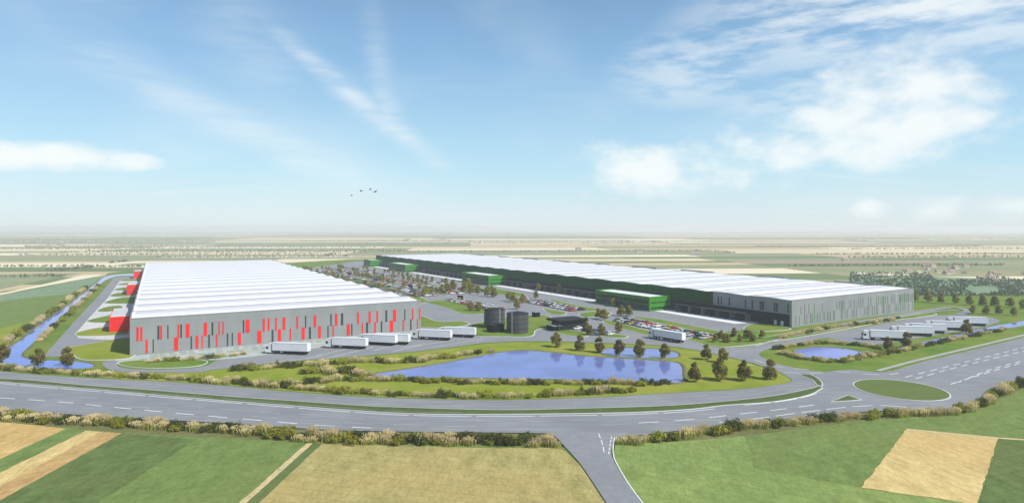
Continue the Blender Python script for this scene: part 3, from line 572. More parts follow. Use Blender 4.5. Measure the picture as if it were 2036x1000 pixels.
UP2 = [(10, 45, 'r'), (72, 100, 'r'), (160, 185, 'r'), (245, 292, 'r'), (412, 440, 'r'), (518, 532, 'd'), (618, 655, 'r'), (820, 835, 'd'), (870, 910, 'r'), (945, 972, 'd'), (1135, 1165, 'r'), (1272, 1305, 'r'), (1365, 1392, 'r'), (1475, 1497, 'd'), (1560, 1610, 'r'), (1700, 1712, 'd'), (1790, 1812, 'r'), (1875, 1893, 'r')]
LO2 = [(120, 142, 'd'), (190, 238, 'r'), (335, 355, 'r'), (475, 520, 'r'), (565, 588, 'd'), (670, 712, 'r'), (785, 798, 'd'), (842, 865, 'r'), (1008, 1060, 'r'), (1068, 1082, 'd'), (1192, 1210, 'r'), (1245, 1268, 'd'), (1340, 1365, 'r'), (1420, 1436, 'd'), (1520, 1575, 'r'), (1678, 1700, 'r'), (1770, 1785, 'd'), (1850, 1865, 'r')]
for lst, ox, sc, z0, z1 in ((UP, 240, s1, 5.0, 9.9), (LO, 240, s1, .5, 5.3), (UP2, 520, s2, 5.0, 9.9), (LO2, 520, s2, .5, 5.3)):
    for a, b, k in lst:
        u0, u1 = wall_u(ox+a/sc, O1, A1), wall_u(ox+b/sc, O1, A1)
        if k == 'r': u0, u1 = u0+(u1-u0)*.14, u1-(u1-u0)*.14
        u0 = max(u0, .4); u1 = min(max(u1, u0+.35), W1-.3)
        if k == 'r': MB().box(u0, u1, -.14, 0.02, z0, z1).build('facade_panel', M['red'], wh1)
        else:
            w = MB().box(u0, u1, -.10, 0.02, z0, z1).build('window', M['slot'], wh1)
# cladding joint rails on the end wall (fine, proud)
for z in (3.0, 9.95, 11.4):
    MB().box(.05, W1-.05, -.035, .0, z-.03, z+.03).build('cladding_rail', M['cladding'], wh1)
MB().box(0.02, W1-.02, -.06, 0, 0, .4).build('plinth', M['gutter'], wh1)
for k in range(0, 19):     # fire escapes / downpipes on the visible left long wall
    MB().box(-.18, 0, 10+k*21.6, 10.25+k*21.6, 0, H1).build('downpipe', M['gutter'], wh1)
# red office blocks on the left wall
def red_office(v0, ln, dep, h, lab):
    c, s = math.cos(A1), math.sin(A1)
    lx, ly = -dep/2, v0
    t = empty('office_block', (O1[0]+lx*c-ly*s, O1[1]+lx*s+ly*c, 0), A1, lab, 'office')
    MB().box(-dep/2, dep/2-.02, 0, ln, 0, h).build('wall', M['red'], t)
    MB().box(-dep/2+.3, dep/2-.32, .3, ln-.3, h, h+.08).build('roof', M['concrete'], t)
    for k in range(int(ln/5)): MB().box(-dep/2-.06, -dep/2, 2+k*5, 5+k*5, h*.55, h*.8).build('window', M['glass'], t)
red_office(62, 34, 9.5, 6.6, 'red office block with pale flat roof beside the canal road, fully in view')
red_office(237, 34, 9, 6.8, 'red office block halfway along the left wall of the grey warehouse')
red_office(392, 22, 9, 6.8, 'red office block at the far canal end of the grey warehouse')

O2 = (127.7, 281.9); W2, L2, H2 = 109.0, 563.0, 12.3
wh2 = warehouse('long green and grey warehouse with navy loading docks and white roof', O2, A2, W2, L2, H2, 23, .5, M['cladding_light'], (M['cladding_light'], M['cladding']))
# facade of the loading side: local x < 0 is outside
HB = 5.7
MB().box(-.45, 0, 45, L2, HB+.1, H2-.05).build('green_facade', M['green_wall'], wh2)
bay2 = L2/23
for i in range(23):
    y0, y1, ym = i*bay2, (i+1)*bay2, (i+.62)*bay2
    if y1 < 46: continue
    y0 = max(y0, 45)
    zt = H2+1.3 if y0 < ym else H2
    V = [(x, y, z) for x in (-.45, 0.02) for y, z in ((y0, H2-.06), (y1, H2-.06), (ym, H2+.54))]
    new_obj('gable_panel', V, [(0, 2, 1), (3, 4, 5), (0, 3, 5, 2), (1, 2, 5, 4)], M['green_wall'], wh2)
MB().box(-.3, 0, 1.2, L2, 0, HB).build('dock_wall', M['navy'], wh2)
# dock groups
def docks(v0, n, step=4.4):
    V1 = MB(); V1.box(-4.2, -.3, v0-.4, v0+n*step+.4, 4.0, 4.25); V1.build('dock_canopy', M['dark_steel'], wh2)
    MB().box(-4.32, -4.2, v0-.4, v0+n*step+.4, 3.95, 4.4).build('canopy_fascia', M['steel'], wh2)
    for k in range(n+1):
        MB().box(-4.1, -.3, v0+k*step-.15, v0+k*step+.15, 0, 4.0).build('dock_partition', M['steel'] if k in (0, n) or k % 2 == 0 else M['dark_steel'], wh2)
    for k in range(n):
        y = v0+k*step
        d = MB().box(-.42, -.3, y+.8, y+step-.8, 1.1, 3.9).build('dock_door', M['black'], wh2)
        MB().box(-2.2, -.42, y+1.0, y+step-1.0, .9, 1.1).build('dock_leveller', M['dark_steel'], wh2)
for v0, n in ((22, 8), (49, 4), (96, 8), (134, 8), (176, 9), (222, 6), (284, 8), (324, 9), (372, 9), (455, 8), (497, 8)): docks(v0, n)
for v in (46.2, 43.9, 130, 172, 218, 320, 368): MB().box(-.45, -.3, v, v+1.1, 0, 2.4).build('door', M['concrete'], wh2)
for v in (4.0, 7.5): MB().box(-.45, -.3, v, v+1.4, 0, 2.4).build('door', M['concrete'], wh2)
MB().box(-.12, 0, .02, 45, HB, HB+.3).build('trim', M['gutter'], wh2)
def wall_v(px, O, ang):
    u = Vector((-math.sin(ang), math.cos(ang))); k = (px-CX)/FPX
    return (k*O[1]-O[0])/(u.x-k*u.y)
for a, b in ((760, 776), (800, 810), (893, 908), (1085, 1098), (1166, 1182), (1262, 1282), (1288, 1312), (1430, 1445), (1455, 1475), (1592, 1604)):
    va, vb = wall_v(1300+a/5.988, O2, A2), wall_v(1300+b/5.988, O2, A2)
    lo, hi = min(va, vb), max(va, vb)
    MB().box(-.14, .02, max(lo, .4), max(hi, lo+.45), 6.3, 10.4).build('window', M['slot'], wh2)
# thin green strips on the end wall
rw = random.Random(21); x = 3.0
while x < W2-1.5:
    w = rw.uniform(.22, .5); up = rw.random() < (.25+.6*x/W2)
    z0, z1 = (rw.uniform(5.2, 6), rw.uniform(9.4, 10.2)) if up else (rw.uniform(.6, 1.2), rw.uniform(4.9, 5.6))
    if rw.random() < .2: z0, z1 = .8, 9.9
    MB().box(x, x+w, -.12, .02, z0, z1).build('facade_panel' , M['green_strip'] if rw.random() < .6 else M['grey_strip'], wh2)
    x += w + rw.uniform(.5, 2.6)*(1.1-.6*x/W2)
MB().box(0.02, W2-.02, -.06, 0, 0, .4).build('plinth', M['gutter'], wh2)
for k in range(9): MB().box(W2-1.2, W2-.5, 20+k*58, 20+k*58+rw.uniform(18, 34), H2+.2, H2+1.1).build('parapet_screen', M['gutter'], wh2)
# white concrete dock apron
cA, sA = math.cos(A2), math.sin(A2)
def loc2(x, y): return Vector((O2[0]+x*cA-y*sA, O2[1]+x*sA+y*cA))
for a, b in ((17, 73.5), (122, 250), (304, 424), (480, 552)):
    o = sheet('dock_apron', [loc2(-.3, a), loc2(-.3, b), loc2(-13, b), loc2(-13, a+4)], RZ+.01, M['white_concrete']); o['label'] = 'white concrete dock apron along the navy loading wall'
def green_office(v0, ln, dep, h, lab):
    p = loc2(-dep, v0)
    t = empty('office_block', (p.x, p.y, 0), A2, lab, 'office')
    MB().box(0, dep-.5, 0, ln, 0, h).build('wall', M['green_office'], t)
    MB().box(.4, dep-.9, .4, ln-.4, h, h+.06).build('roof', M['white_concrete'], t)
    pr = MB(); pr.box(-.15, dep-.45, -.15, .2, h, h+.55); pr.box(-.15, .2, .2, ln+.15, h, h+.55); pr.box(.2, dep-.45, ln-.2, ln+.15, h, h+.55); pr.build('parapet', M['green_office'], t)
    for z0, z1 in ((1.0, 2.6), (4.2, 5.4)):
        for k in range(int(ln/4)):
            w = MB().box(-.08, 0, .8+k*4, 4.5+k*4, z0-.2, z1+.6).build('window', M['glass'], t)
        for k in range(3): MB().box(1.0+k*5, 5.6+k*5, -.08, 0, z0+.1, z1-.5).build('window', M['glass'], t)
    MB().box(-1.2, 0, 14, 18, 2.8, 3.0).build('entrance_canopy', M['steel'], t)
green_office(74, 46, 16.5, 7.4, 'green two storey office projecting from the docks, nearest the grey corner')
green_office(253, 46, 16, 7.4, 'green two storey office block, second from the grey corner of the dock wall')
green_office(428, 48, 16, 7.4, 'green two storey office block, third from the grey corner of the dock wall')
green_office(538, 24, 16, 7.4, 'green office block at the far end of the dock wall')

# ------------------------------------------------------------------ tanks, pump house, gatehouse, kiosks
def tank(px, py, lab, ladder_a):
    p = G(px, py); r = 4.7; h = 8.5; n = 40
    t = empty('water_tank', (p.x, p.y, 0), 0, lab, 'tank', 'sprinkler tanks')
    V = []; F = []
    for z in (0, h): 
        for i in range(n):
            rr = r + (.05 if i % 2 else 0); V.append((rr*math.cos(2*math.pi*i/n), rr*math.sin(2*math.pi*i/n), z))
    F = [(i, (i+1) % n, n+(i+1) % n, n+i) for i in range(n)]
    new_obj('shell', V, F, M['tank'], t)
    for z in (0.02, 2.1, 4.2, 6.3, 8.3):
        V = [((r+d)*math.cos(2*math.pi*i/n), (r+d)*math.sin(2*math.pi*i/n), z+dz) for d, dz in ((.0, 0), (.14, 0), (.14, .16), (.0, .16)) for i in range(n)]
        F = [(j*n+i, j*n+(i+1) % n, ((j+1) % 4)*n+(i+1) % n, ((j+1) % 4)*n+i) for j in range(4) for i in range(n)]
        new_obj('hoop', V, F, M['dark_steel'], t)
    V = [((r+.1)*math.cos(2*math.pi*i/n), (r+.1)*math.sin(2*math.pi*i/n), h) for i in range(n)] + [(0, 0, h+.9)]
    new_obj('roof', V, [(i, (i+1) % n, n) for i in range(n)], M['dark_steel'], t)
    a = ladder_a; d = Vector((math.cos(a), math.sin(a))); s = Vector((-d.y, d.x)); m = MB()
    for k in (-.28, .28):
        q = d*(r+.35)+s*k; m.tube((q.x, q.y, .3), (q.x, q.y, h+.9), .05)
    for k in range(22):
        q1, q2 = d*(r+.35)-s*.28, d*(r+.35)+s*.28; z = .6+k*.38; m.tube((q1.x, q1.y, z), (q2.x, q2.y, z), .03, n=4)
    m.build('ladder', M['concrete'], t)
tank(983, 651, 'dark corrugated steel water tank beside the pump house, nearer the warehouse', R(-60))
tank(1029, 661, 'dark corrugated steel water tank nearer the gatehouse', R(-118))
p = G(992, 661)
t = empty('pump_house', (p.x, p.y, 0), A1, 'low black pump house between the two dark tanks', 'building')
MB().box(-3.3, 2.6, 0, 5, 0, 3.2).build('wall', M['black'], t); MB().box(-3.5, 2.8, -.2, 5.2, 3.2, 3.45).build('roof', M['dark_steel'], t); MB().box(-1, .6, -.05, 0, 0, 2.2).build('door', M['dark_steel'], t)
p = G(1118, 657.5)
t = empty('gatehouse', (p.x, p.y, 0), R(28), 'dark flat roofed gatehouse beside the site entrance lane', 'building')
MB().box(0, 12, 0, 9, 0, 3.4).build('wall', M['dark_steel'], t); MB().box(-4.5, 0, 0, 6, 0, 2.2).build('annex', M['black'], t)
MB().box(-4.7, -.02, -.2, 6.2, 2.2, 2.42).build('annex_roof', M['gutter'], t)
MB().box(-2.2, 13, -1.2, 10, 3.75, 4.5).build('roof', M['black'], t); MB().box(-1.7, 12.5, -.8, 9.5, 4.5, 4.6).build('roof_deck', M['dark_steel'], t)
MB().box(-.3, 12.3, -.3, 9.3, 3.4, 3.75).build('soffit', M['dark_steel'], t)
for k in range(4): MB().box(.8+k*2.8, 3.1+k*2.8, -.06, 0, 1.0, 2.6).build('window', M['glass'], t)
for k in range(2): MB().tube((-1.9+k*0, -.9+k*9, 0), (-1.9, -.9+k*9, 3.75), .12).build('post', M['steel'], t)
def kiosk(px, py, w, h, lab, grp=None):
    p = G(px, py); t = empty('kiosk', (p.x, p.y, RZ), A1, lab, 'kiosk', grp)
    MB().box(-w/2, w/2, 0, w*1.1, 0, h).build('wall', M['steel'], t); MB().box(-w/2-.06, -w/2, -.02, w*1.12, 0.05, h).build('louvre_panel', M['black'], t); MB().box(-w/2, w/2, -.08, 0, .05, h).build('door', M['black'], t)
    MB().box(-w/2-.1, w/2+.1, -.12, w*1.1+.1, h, h+.12).build('roof', M['gutter'], t)
kiosk(1069, 631, 2.8, 2.5, 'black and grey transformer cabin on the lawn behind the tanks')
kiosk(917, 597, 2.6, 3.0, 'black fronted cabin beside the curved lawn island')
for a, b in ((817.5, 573), (747, 560), (695, 547.5)): kiosk(a, b, 2.4, 2.8, 'small black cabin among the far parked cars', 'cabins among the far car rows')

# ------------------------------------------------------------------ trucks
def make_truck():
    t = empty('articulated_lorry', (0, 0, 0))
    m = MB(); m.box(-6.8, 6.8, -1.28, 1.28, 1.2, 4.0)
    tr = m.build('trailer_box', M['trailer'], t)
    for x in (-6.84,): MB().box(-6.86, -6.8, -1.2, -.02, 1.3, 3.9).build('rear_door', M['cab_white'], tr); MB().box(-6.86, -6.8, .02, 1.2, 1.3, 3.9).build('rear_door', M['cab_white'], tr)
    for y in (-1.31, 1.28):
        MB().box(-6.8, 6.8, y, y+.03, 1.2, 1.36).build('side_rail', M['gutter'], tr); MB().box(-6.8, 6.8, y, y+.03, 3.88, 4.0).build('top_rail', M['gutter'], tr)
    m = MB(); m.box(-6.6, 9.2, -.45, .45, .85, 1.2); m.build('chassis', M['black'], t)
    MB().box(-1.5, 2.6, -1.2, 1.2, .5, 1.15).build('underrun_guard', M['black'], t)
    c = MB(); c.prism_y([(7.2, .55), (9.45, .55), (9.5, 1.6), (9.3, 2.7), (8.9, 3.55), (7.9, 3.8), (7.2, 3.8)], -1.24, 1.24)
    cab = c.build('cab', M['cab_white'], t)
    MB().prism_y([(9.46, 1.75), (9.53, 1.78), (9.36, 2.68), (9.26, 2.7)], -1.1, 1.1).build('windscreen', M['glass'], cab)
    for y in (-1.27, 1.24): MB().box(8.3, 9.2, y, y+.03, 1.8, 2.6).build('side_window', M['glass'], cab)
    MB().box(9.45, 9.6, -1.2, 1.2, .4, .9).build('bumper', M['dark_steel'], cab)
    for s in (-1, 1): MB().box(9.5, 9.62, s*.95-.2, s*.95+.2, .95, 1.15).build('headlight', M['paint'], cab)
    MB().box(6.82, 7.15, -1.2, 1.2, 1.0, 3.6).build('cab_gap', M['black'], t)
    for x in (-5.4, -4.1, -2.8, 5.6, 8.5):
        for s in (-1, 1): MB().wheel(x, s*1.05, .52, .52, .35).build('wheel', M['tyre'], t)
    return t
truck0 = make_truck(); first = [True]
def truck(lp, rp, lab, grp, flip=False):     # left-bottom and right-bottom of the trailer in the picture
    a, b = G(*lp), G(*rp); c = (a+b)/2; d = (a-b); ang = math.atan2(d.y, d.x) + (math.pi if flip else 0)
    t = truck0 if first[0] else copy_tree(truck0); first[0] = False
    t.location = (c.x, c.y, RZ); t.rotation_euler = (0, 0, ang); tag(t, lab, 'lorry', grp); return t
g1 = 'lorries parked on the apron by the red panelled facade'
truck((546, 702.5), (613, 705), 'white articulated lorry parked alone at the end of the apron, nearest the loop lane', g1)
truck((664, 691.5), (728, 694), 'white articulated lorry with cab showing, left of the overlapping pair on the apron', g1)
truck((731, 684.5), (781, 687), 'white articulated lorry on the apron, in front of a half hidden lorry', g1)
truck((757, 683), (806, 685), 'white articulated lorry half hidden behind its neighbour on the apron', g1)
truck((834, 674), (898, 677), 'white articulated lorry at the warehouse corner, in front of the lorry near the tanks', g1)
truck((886, 669), (942, 671), 'white articulated lorry parked nearest the dark tanks', g1)
g2 = 'lorries parked in the lorry park by the green striped end wall'
truck((1733, 675.5), (1799, 678), 'white articulated lorry half hidden by two trees beside the bright pond', g2)
truck((1787, 666.5), (1852, 668.5), 'white articulated lorry, second in line from the bright pond', g2)
truck((1814, 661), (1876, 663), 'white articulated lorry mostly hidden behind the second lorry from the bright pond', g2)
truck((1855, 655), (1916, 657), 'white articulated lorry, fourth in line from the bright pond', g2)
truck((1897, 646.5), (1960, 648.5), 'white articulated lorry at the far end of the lorry park', g2)
truck((1303, 673), (1360, 682.5), 'white lorry driving along the entrance lane with its side in shade', 'lorry on the entrance lane')

# ------------------------------------------------------------------ cars
def car_profile(): return [(-2.15, .35), (2.1, .35), (2.2, .6), (2.1, .82), (1.2, .95), (.55, 1.05), (-1.7, 1.05), (-2.15, .95), (-2.22, .6)]
def make_car():
    t = empty('parked_car', (0, 0, 0))
    MB().prism_y(car_profile(), -.86, .86).build('body', M['car_white'], t)
    MB().prism_y([(1.15, .94), (.55, 1.4), (-1.35, 1.42), (-1.95, 1.03)], -.74, .74).build('window_band', M['glass'], t)
    MB().prism_y([(.52, 1.40), (.35, 1.49), (-1.2, 1.49), (-1.35, 1.42)], -.70, .70).build('roof', M['car_white'], t)
    for x in (-1.35, 1.35):
        for s in (-1, 1): MB().wheel(x, s*.80, .33, .33, .2, n=10).build('wheel', M['tyre'], t)
    for s in (-1, 1): MB().box(2.05, 2.2, s*.6-.2, s*.6+.2, .62, .76).build('headlight', M['paint'], t)
    return t
car0 = make_car()
fm = MB(); fm.prism_y(car_profile(), -.86, .86, 0); fm.prism_y([(1.15, .94), (.55, 1.4), (-1.35, 1.42), (-1.95, 1.03)], -.74, .74, 1); fm.prism_y([(.52, 1.40), (.35, 1.49), (-1.2, 1.49), (-1.35, 1.42)], -.70, .70, 0)
for x in (-1.35, 1.35):
    for s in (-1, 1): fm.wheel(x, s*.80, .33, .33, .2, 2, n=8)
carf = fm.build('parked_car', [M['car_white'], M['glass'], M['tyre']])
for o in [carf] + [k for k in bpy.data.objects if k.parent == car0]: pass
used_near = [False]; used_far = [False]; ncar = 0
def setmat(o, m):
    o.material_slots[0].link = 'OBJECT'; o.material_slots[0].material = m
rc = random.Random(99)
def car(p, ang, where, near):
    global ncar
    if ncar >= 296: return
    ncar += 1
    col = rc.choices(list(CARC), (5, 4, 3.4, 1.8, 2.2, 1, .35, 1.0))[0]
    if near:
        t = car0 if not used_near[0] else copy_tree(car0); used_near[0] = True
        for ch in [k for k in t.children]:
            if ch.name.startswith(('body', 'roof')): setmat(ch, M['car_'+col])
    else:
        t = carf if not used_far[0] else copy_tree(carf); used_far[0] = True
        setmat(t, M['car_'+col])
    s = rc.uniform(.95, 1.08)
    t.location = (p.x, p.y, RZ+.0); t.rotation_euler = (0, 0, ang); t.scale = (s, s, s*rc.choice((1, 1, 1, 1.12)))
    tag(t, f'{col} car parked in {where}', 'car', f'{col} cars in {where}')
ROWS = [((1236, 638.5), (1416, 675), 2, .85, 'the long row beside the entrance lane', True, 0), ((1040, 597), (1152, 619), 2, .85, 'the row behind the gatehouse', True, 0),
        ((1148, 655), (1222, 668), 1, .75, 'the bays beside the gatehouse', True, 0), ((900, 597.5), (1000, 619), 2, .8, 'the row behind the dark tanks', True, 0)]
VDIR = {}
for a, b, nrow, prob, where, near, _ in ROWS:
    A, B = G(*a).to_2d(), G(*b).to_2d(); d = (B-A); ln = d.length; d.normalize(); nn = Vector((-d.y, d.x))
    for r in range(nrow):
        k = 0
        while k*2.75 < ln:
            if rc.random() < prob:
                p = A + d*(k*2.75) + nn*(r*5.4 - (nrow-1)*2.7) + nn*rc.uniform(-.3, .3)
                car(p, math.atan2(nn.y, nn.x) + (math.pi if rc.random() < .5 else 0) + rc.uniform(-.03, .03), where, near)
            k += 1
# the big car park further back: bays in ranks parallel to the dock wall, in the dock warehouse's own directions
BLK = [(206, 268), (280, 344), (356, 430), (442, 532)]
WHERE = ['the far car park block nearest the tanks', 'the second far car park block beyond the tanks', 'the third far car park block beyond the tanks', 'the farthest car park block below the end office']
cand = []; lot_trees = []
for xr in (-46, -66, -85.5, -105, -124):
    for bi, (ya, yb) in enumerate(BLK):
        if xr == -124 and bi == 0: ya += 30
        for r in (-1, 1):
            y = ya+1.5
            while y < yb:
                if rc.random() < (.85, .82, .8, .75)[bi]: cand.append((loc2(xr+r*2.7+rc.uniform(-.3, .3), y), A2+(math.pi if rc.random() < .5 else 0)+rc.uniform(-.03, .03), WHERE[bi]))
                y += 2.75
for xs in (-37.5, -56, -75.7, -95.2, -114.5, -133):
    for bi, (ya, yb) in enumerate(BLK):
        if xs < -110 and bi == 0: ya += 28
        raised('lawn', ccw([loc2(xs-1.5, ya-2), loc2(xs+1.5, ya-2), loc2(xs+1.5, yb+2), loc2(xs-1.5, yb+2)]), M['lawn'], f'thin planted strip in {WHERE[bi]}', kerb=.3)
        y = ya+rc.uniform(0, 8)
        while y < yb:
            if rc.random() < .66: lot_trees.append((loc2(xs+rc.uniform(-.5, .5), y), WHERE[bi]))
            y += rc.uniform(7, 15)
cand.sort(key=lambda c: c[0].y)
left_over = []
for p, a, w in cand:
    if ncar < 296: car(p, a, w, False)
    else: left_over.append((p, a))
V, F, mi_ = [], [], []; cols = list(CARC)
for p, a, in left_over:
    ci = rc.choices(range(len(cols)), (5, 4, 3.4, 1.8, 2.2, 1, .35, 1.0))[0]; b = len(V); ca, sa = math.cos(a), math.sin(a)
    V += [(p.x+v[0]*ca-v[1]*sa, p.y+v[0]*sa+v[1]*ca, v[2]+RZ) for v in fm.v]; F += [tuple(b+k for k in f) for f in fm.f]; mi_ += [ci if k == 0 else len(cols)+k-1 for k in fm.m]
pc = new_obj('parked_cars', V, F, [M['car_'+k] for k in cols]+[M['glass'], M['tyre']], None, mi_); tag(pc, 'mass of tiny parked cars filling the farthest ranks of the car park', 'cars', kind='stuff')

# ------------------------------------------------------------------ plants
def leafcloud(rng, n, size, shape):
    V, F = [], []
    for _ in range(n):
        p, nrm = shape(rng); s = size*rng.uniform(.6, 1.35)
        d = (nrm + Vector((rng.gauss(0, .55), rng.gauss(0, .55), rng.gauss(0, .55)))).normalized()
        u = d.orthogonal().normalized(); a = rng.uniform(0, 6.28); w = d.cross(u); u2 = u*math.cos(a)+w*math.sin(a); w2 = d.cross(u2)
        b = len(V); V += [p-u2*s, p-w2*s*.55, p+u2*s, p+w2*s*.55]; F.append((b, b+1, b+2, b+3))
    return V, F
def tree_proto(seed, h=5.4, m='leaf_autumn'):
    rng = random.Random(seed); t = empty('tree', (0, 0, 0))
    mb = MB(); mb.tube((0, 0, 0), (0.03, 0, 1.2), .13, r2=.10); mb.tube((0.03, 0, 1.2), (rng.uniform(-.1, .1), rng.uniform(-.1, .1), h*.8), .10, r2=.03)
    for k in range(7):
        z = rng.uniform(1.1, h*.6); a = k*2.4; l = rng.uniform(.8, 1.4); mb.tube((0, 0, z), (l*math.cos(a), l*math.sin(a), z+l*.7), .05, n=4, r2=.02)
    mb.build('trunk', M['bark'], t)
    lobes = []
    for k in range(18):
        f = rng.uniform(0, 1); z = 1.0 + f*(h-1.4); rad = 2.25*(math.sin(math.pi*min(.98, (f*.76+.22)))**.6)*(1-.22*f); a = rng.uniform(0, 6.28); q = rad*rng.uniform(.45, .72)
        lobes.append((Vector((q*math.cos(a), q*math.sin(a), z)), rng.uniform(.7, 1.0)*(1-.35*f)))
    lobes.append((Vector((0, 0, h-.95)), .75)); lobes += [(Vector((rng.uniform(-.7, .7), rng.uniform(-.7, .7), h*rng.uniform(.3, .6))), 1.25) for _ in range(5)]
    def shape(g):
        c, r = g.choice(lobes); d = Vector((g.gauss(0, 1), g.gauss(0, 1), g.gauss(0, 1))).normalized(); rr = r*(g.random()**.4)
        return c+d*rr, (d+Vector((0, 0, .3))).normalized()
    V, F = leafcloud(rng, 2400, .24, shape)
    new_obj('crown', V, F, M[m], t)
    return t
def bush_proto(seed, leaf):
    rng = random.Random(seed); t = empty('shrub', (0, 0, 0))
    mb = MB()
    for k in range(5): a = k*1.3; mb.tube((.2*math.cos(a), .2*math.sin(a), 0), (.8*math.cos(a), .8*math.sin(a), 1.0), .05, n=4, r2=.02)
    mb.build('stem', M['bark'], t)
    lobes = [(Vector((rng.uniform(-1.3, 1.3), rng.uniform(-.9, .9), rng.uniform(.25, 1.15))), rng.uniform(.4, .75)) for _ in range(11)]
    def shape(g):
        c, r = g.choice(lobes); d = Vector((g.gauss(0, 1), g.gauss(0, 1), g.gauss(0, 1))).normalized(); p = c+d*r*(g.random()**.4); p.z = abs(p.z)
        return p, (d+Vector((0, 0, .3))).normalized()
    V, F = leafcloud(rng, 850, .15, shape)
    new_obj('foliage', V, F, M[leaf], t)
    return t
def reed_proto(seed):
    rng = random.Random(seed); t = empty('reed_clump', (0, 0, 0)); V, F, V2, F2 = [], [], [], []
    for k in range(130):
        x, y = max(-1.5, min(1.5, rng.gauss(0, .8))), max(-1, min(1, rng.gauss(0, .5))); a = rng.uniform(0, 3.14); w = .045; hgt = rng.uniform(.9, 1.9)*(1-.18*abs(x)); lx, ly = rng.gauss(0, .18), rng.gauss(0, .18)
        dx, dy = w*math.cos(a), w*math.sin(a); b = len(V)
        V += [(x-dx, y-dy, 0), (x+dx, y+dy, 0), (x+lx*.5+dx, y+ly*.5+dy, hgt*.6), (x+lx*.5-dx, y+ly*.5-dy, hgt*.6), (x+lx, y+ly, hgt)]; F += [(b, b+1, b+2, b+3), (b+3, b+2, b+4)]
        if k % 3 < 2:
            c = len(V2); z = hgt; q = .13
            for e in ((q*math.cos(a), q*math.sin(a)), (-q*math.sin(a), q*math.cos(a))):
                c = len(V2); V2 += [(x+lx, y+ly, z-.15), (x+lx+e[0], y+ly+e[1], z+.12), (x+lx*1.2, y+ly*1.2, z+.42), (x+lx-e[0], y+ly-e[1], z+.12)]; F2.append((c, c+1, c+2, c+3))
    tag(new_obj('blades', V, F, M['reed_blade'], t), kind='stuff'); tag(new_obj('plumes', V2, F2, M['reed_plume'], t), kind='stuff')
    return t
def cloner(protos):
    used = set()
    def f(rng):
        i = rng.randrange(len(protos)); 
        if i not in used: used.add(i); return protos[i]
        return copy_tree(protos[i])
    return f
rt = random.Random(4)
get_tree = cloner([tree_proto(100+i) for i in range(5)]); get_dark = cloner([tree_proto(200+i, 5.6, 'leaf_dark') for i in range(4)])
get_bush = cloner([bush_proto(300+i, 'leaf_shrub') for i in range(4)]); get_yellow = cloner([bush_proto(320+i, 'leaf_yellow') for i in range(4)]); get_reed = cloner([reed_proto(400+i) for i in range(4)])
def tree(px, py, hpx, lab, grp, dark=False):
    p = G(px, py); t = (get_dark if dark else get_tree)(rt); s = hpx*p.y/FPX/5.6*rt.uniform(.94, 1.06); w = s*rt.uniform(.95, 1.12)
    t.location = (p.x, p.y, 0.02); t.scale = (w, w, s); t.rotation_euler = (0, 0, rt.uniform(0, 6.28)); tag(t, lab, 'tree', grp)
for x, y, h in ((1105, 690, 32), (1153, 697, 33), (1191, 701, 33), (1232, 707, 33), (1272, 709, 34), (1322, 713, 34)): tree(x, y, h, 'small bushy tree in the row between entrance lane and retention pond', 'row of trees behind the pond', True)
for x, y, h in ((1404, 715, 33), (1438, 721, 33), (1380, 759, 42), (1432, 756, 43), (1480, 757, 43), (1531, 754, 43)): tree(x, y, h, 'dark bushy tree on the meadow beside the site entrance', 'trees on the entrance meadow', True)
for x, y, h in ((1765, 696, 27), (1803, 692, 33)): tree(x, y, h, 'tree beside the bright pond in front of the lorries', 'pair of trees in front of the lorries', True)
tree(1922, 665, 32, 'lone tree in front of the lorry park, beside the ditch', None, True)
for x, y, h in ((5, 723, 40), (75, 729, 40), (133, 728, 40)): tree(x, y, h, 'dark round tree standing at the end of the canal', 'trees at the canal end', True)
for x, y in ((1000, 278), (1115, 278), (1235, 288), (1365, 293), (1490, 303), (1610, 308), (1720, 312), (1855, 322), (1970, 338)): tree(1600+x/4.546, 540+y/4.546, 22, 'small tree in the back row beyond the lorry park', 'back row of trees by the woodland')
for x, y in ((1520, 383), (1640, 388), (1755, 388), (1890, 398)): tree(1600+x/4.546, 540+y/4.546, 20, 'small tree in the front row beyond the lorry park', 'front row of trees by the woodland')
for k in range(3): tree(2060+k*34, 612+k*2, 22, 'small tree in the back row beyond the lorry park', 'back row of trees by the woodland')
for x, y in ((1105, 632), (1215, 637), (785, 672), (860, 688), (600, 805), (665, 905), (825, 905), (1070, 868)): tree(1080+x/7.14, 540+y/7.14, 23, 'olive tree beside the dark gatehouse and its cars', 'trees around the gatehouse')
for x, y in ((990, 495), (230, 310)): tree(1080+x/7.14, 540+y/7.14, 19, 'tree standing alone in front of the loading docks', 'trees in front of the docks')
for x, y in ((30, 205), (80, 195), (280, 170), (370, 165), (440, 105), (600, 145), (650, 85), (690, 165), (780, 188), (920, 212), (1020, 222), (1225, 275), (1290, 295), (1420, 302), (1340, 392), (690, 418), (800, 418)): tree(840+x/7.14, 560+y/7.14, 21, 'olive tree among the car rows behind the tanks', 'trees among the middle car rows')
for x, y in ((1645, 135), (1610, 240), (1940, 165), (900, 45)): tree(840+x/7.14, 560+y/7.14, 17, 'tree standing along the dock lane', 'trees along the dock lane')
for x, y in ((730, 845), (800, 800), (880, 850), (960, 762), (1020, 840), (1100, 785), (1180, 840), (1290, 795), (840, 835), (1140, 800)): tree(1300+x/5.988, 540+y/5.988, 18, 'young tree in the clump below the loading docks', 'clump of young trees')
for p, w in lot_trees:
    t = get_tree(rt); k = rt.uniform(.62, .95); t.location = (p.x, p.y, .15); t.scale = (k*rt.uniform(.95, 1.15), k*1.05, k*rt.uniform(.9, 1.15)); t.rotation_euler = (0, 0, rt.uniform(0, 6.28)); tag(t, f'olive tree on a planted strip in {w}', 'tree', f'trees on planted strips in {w}')
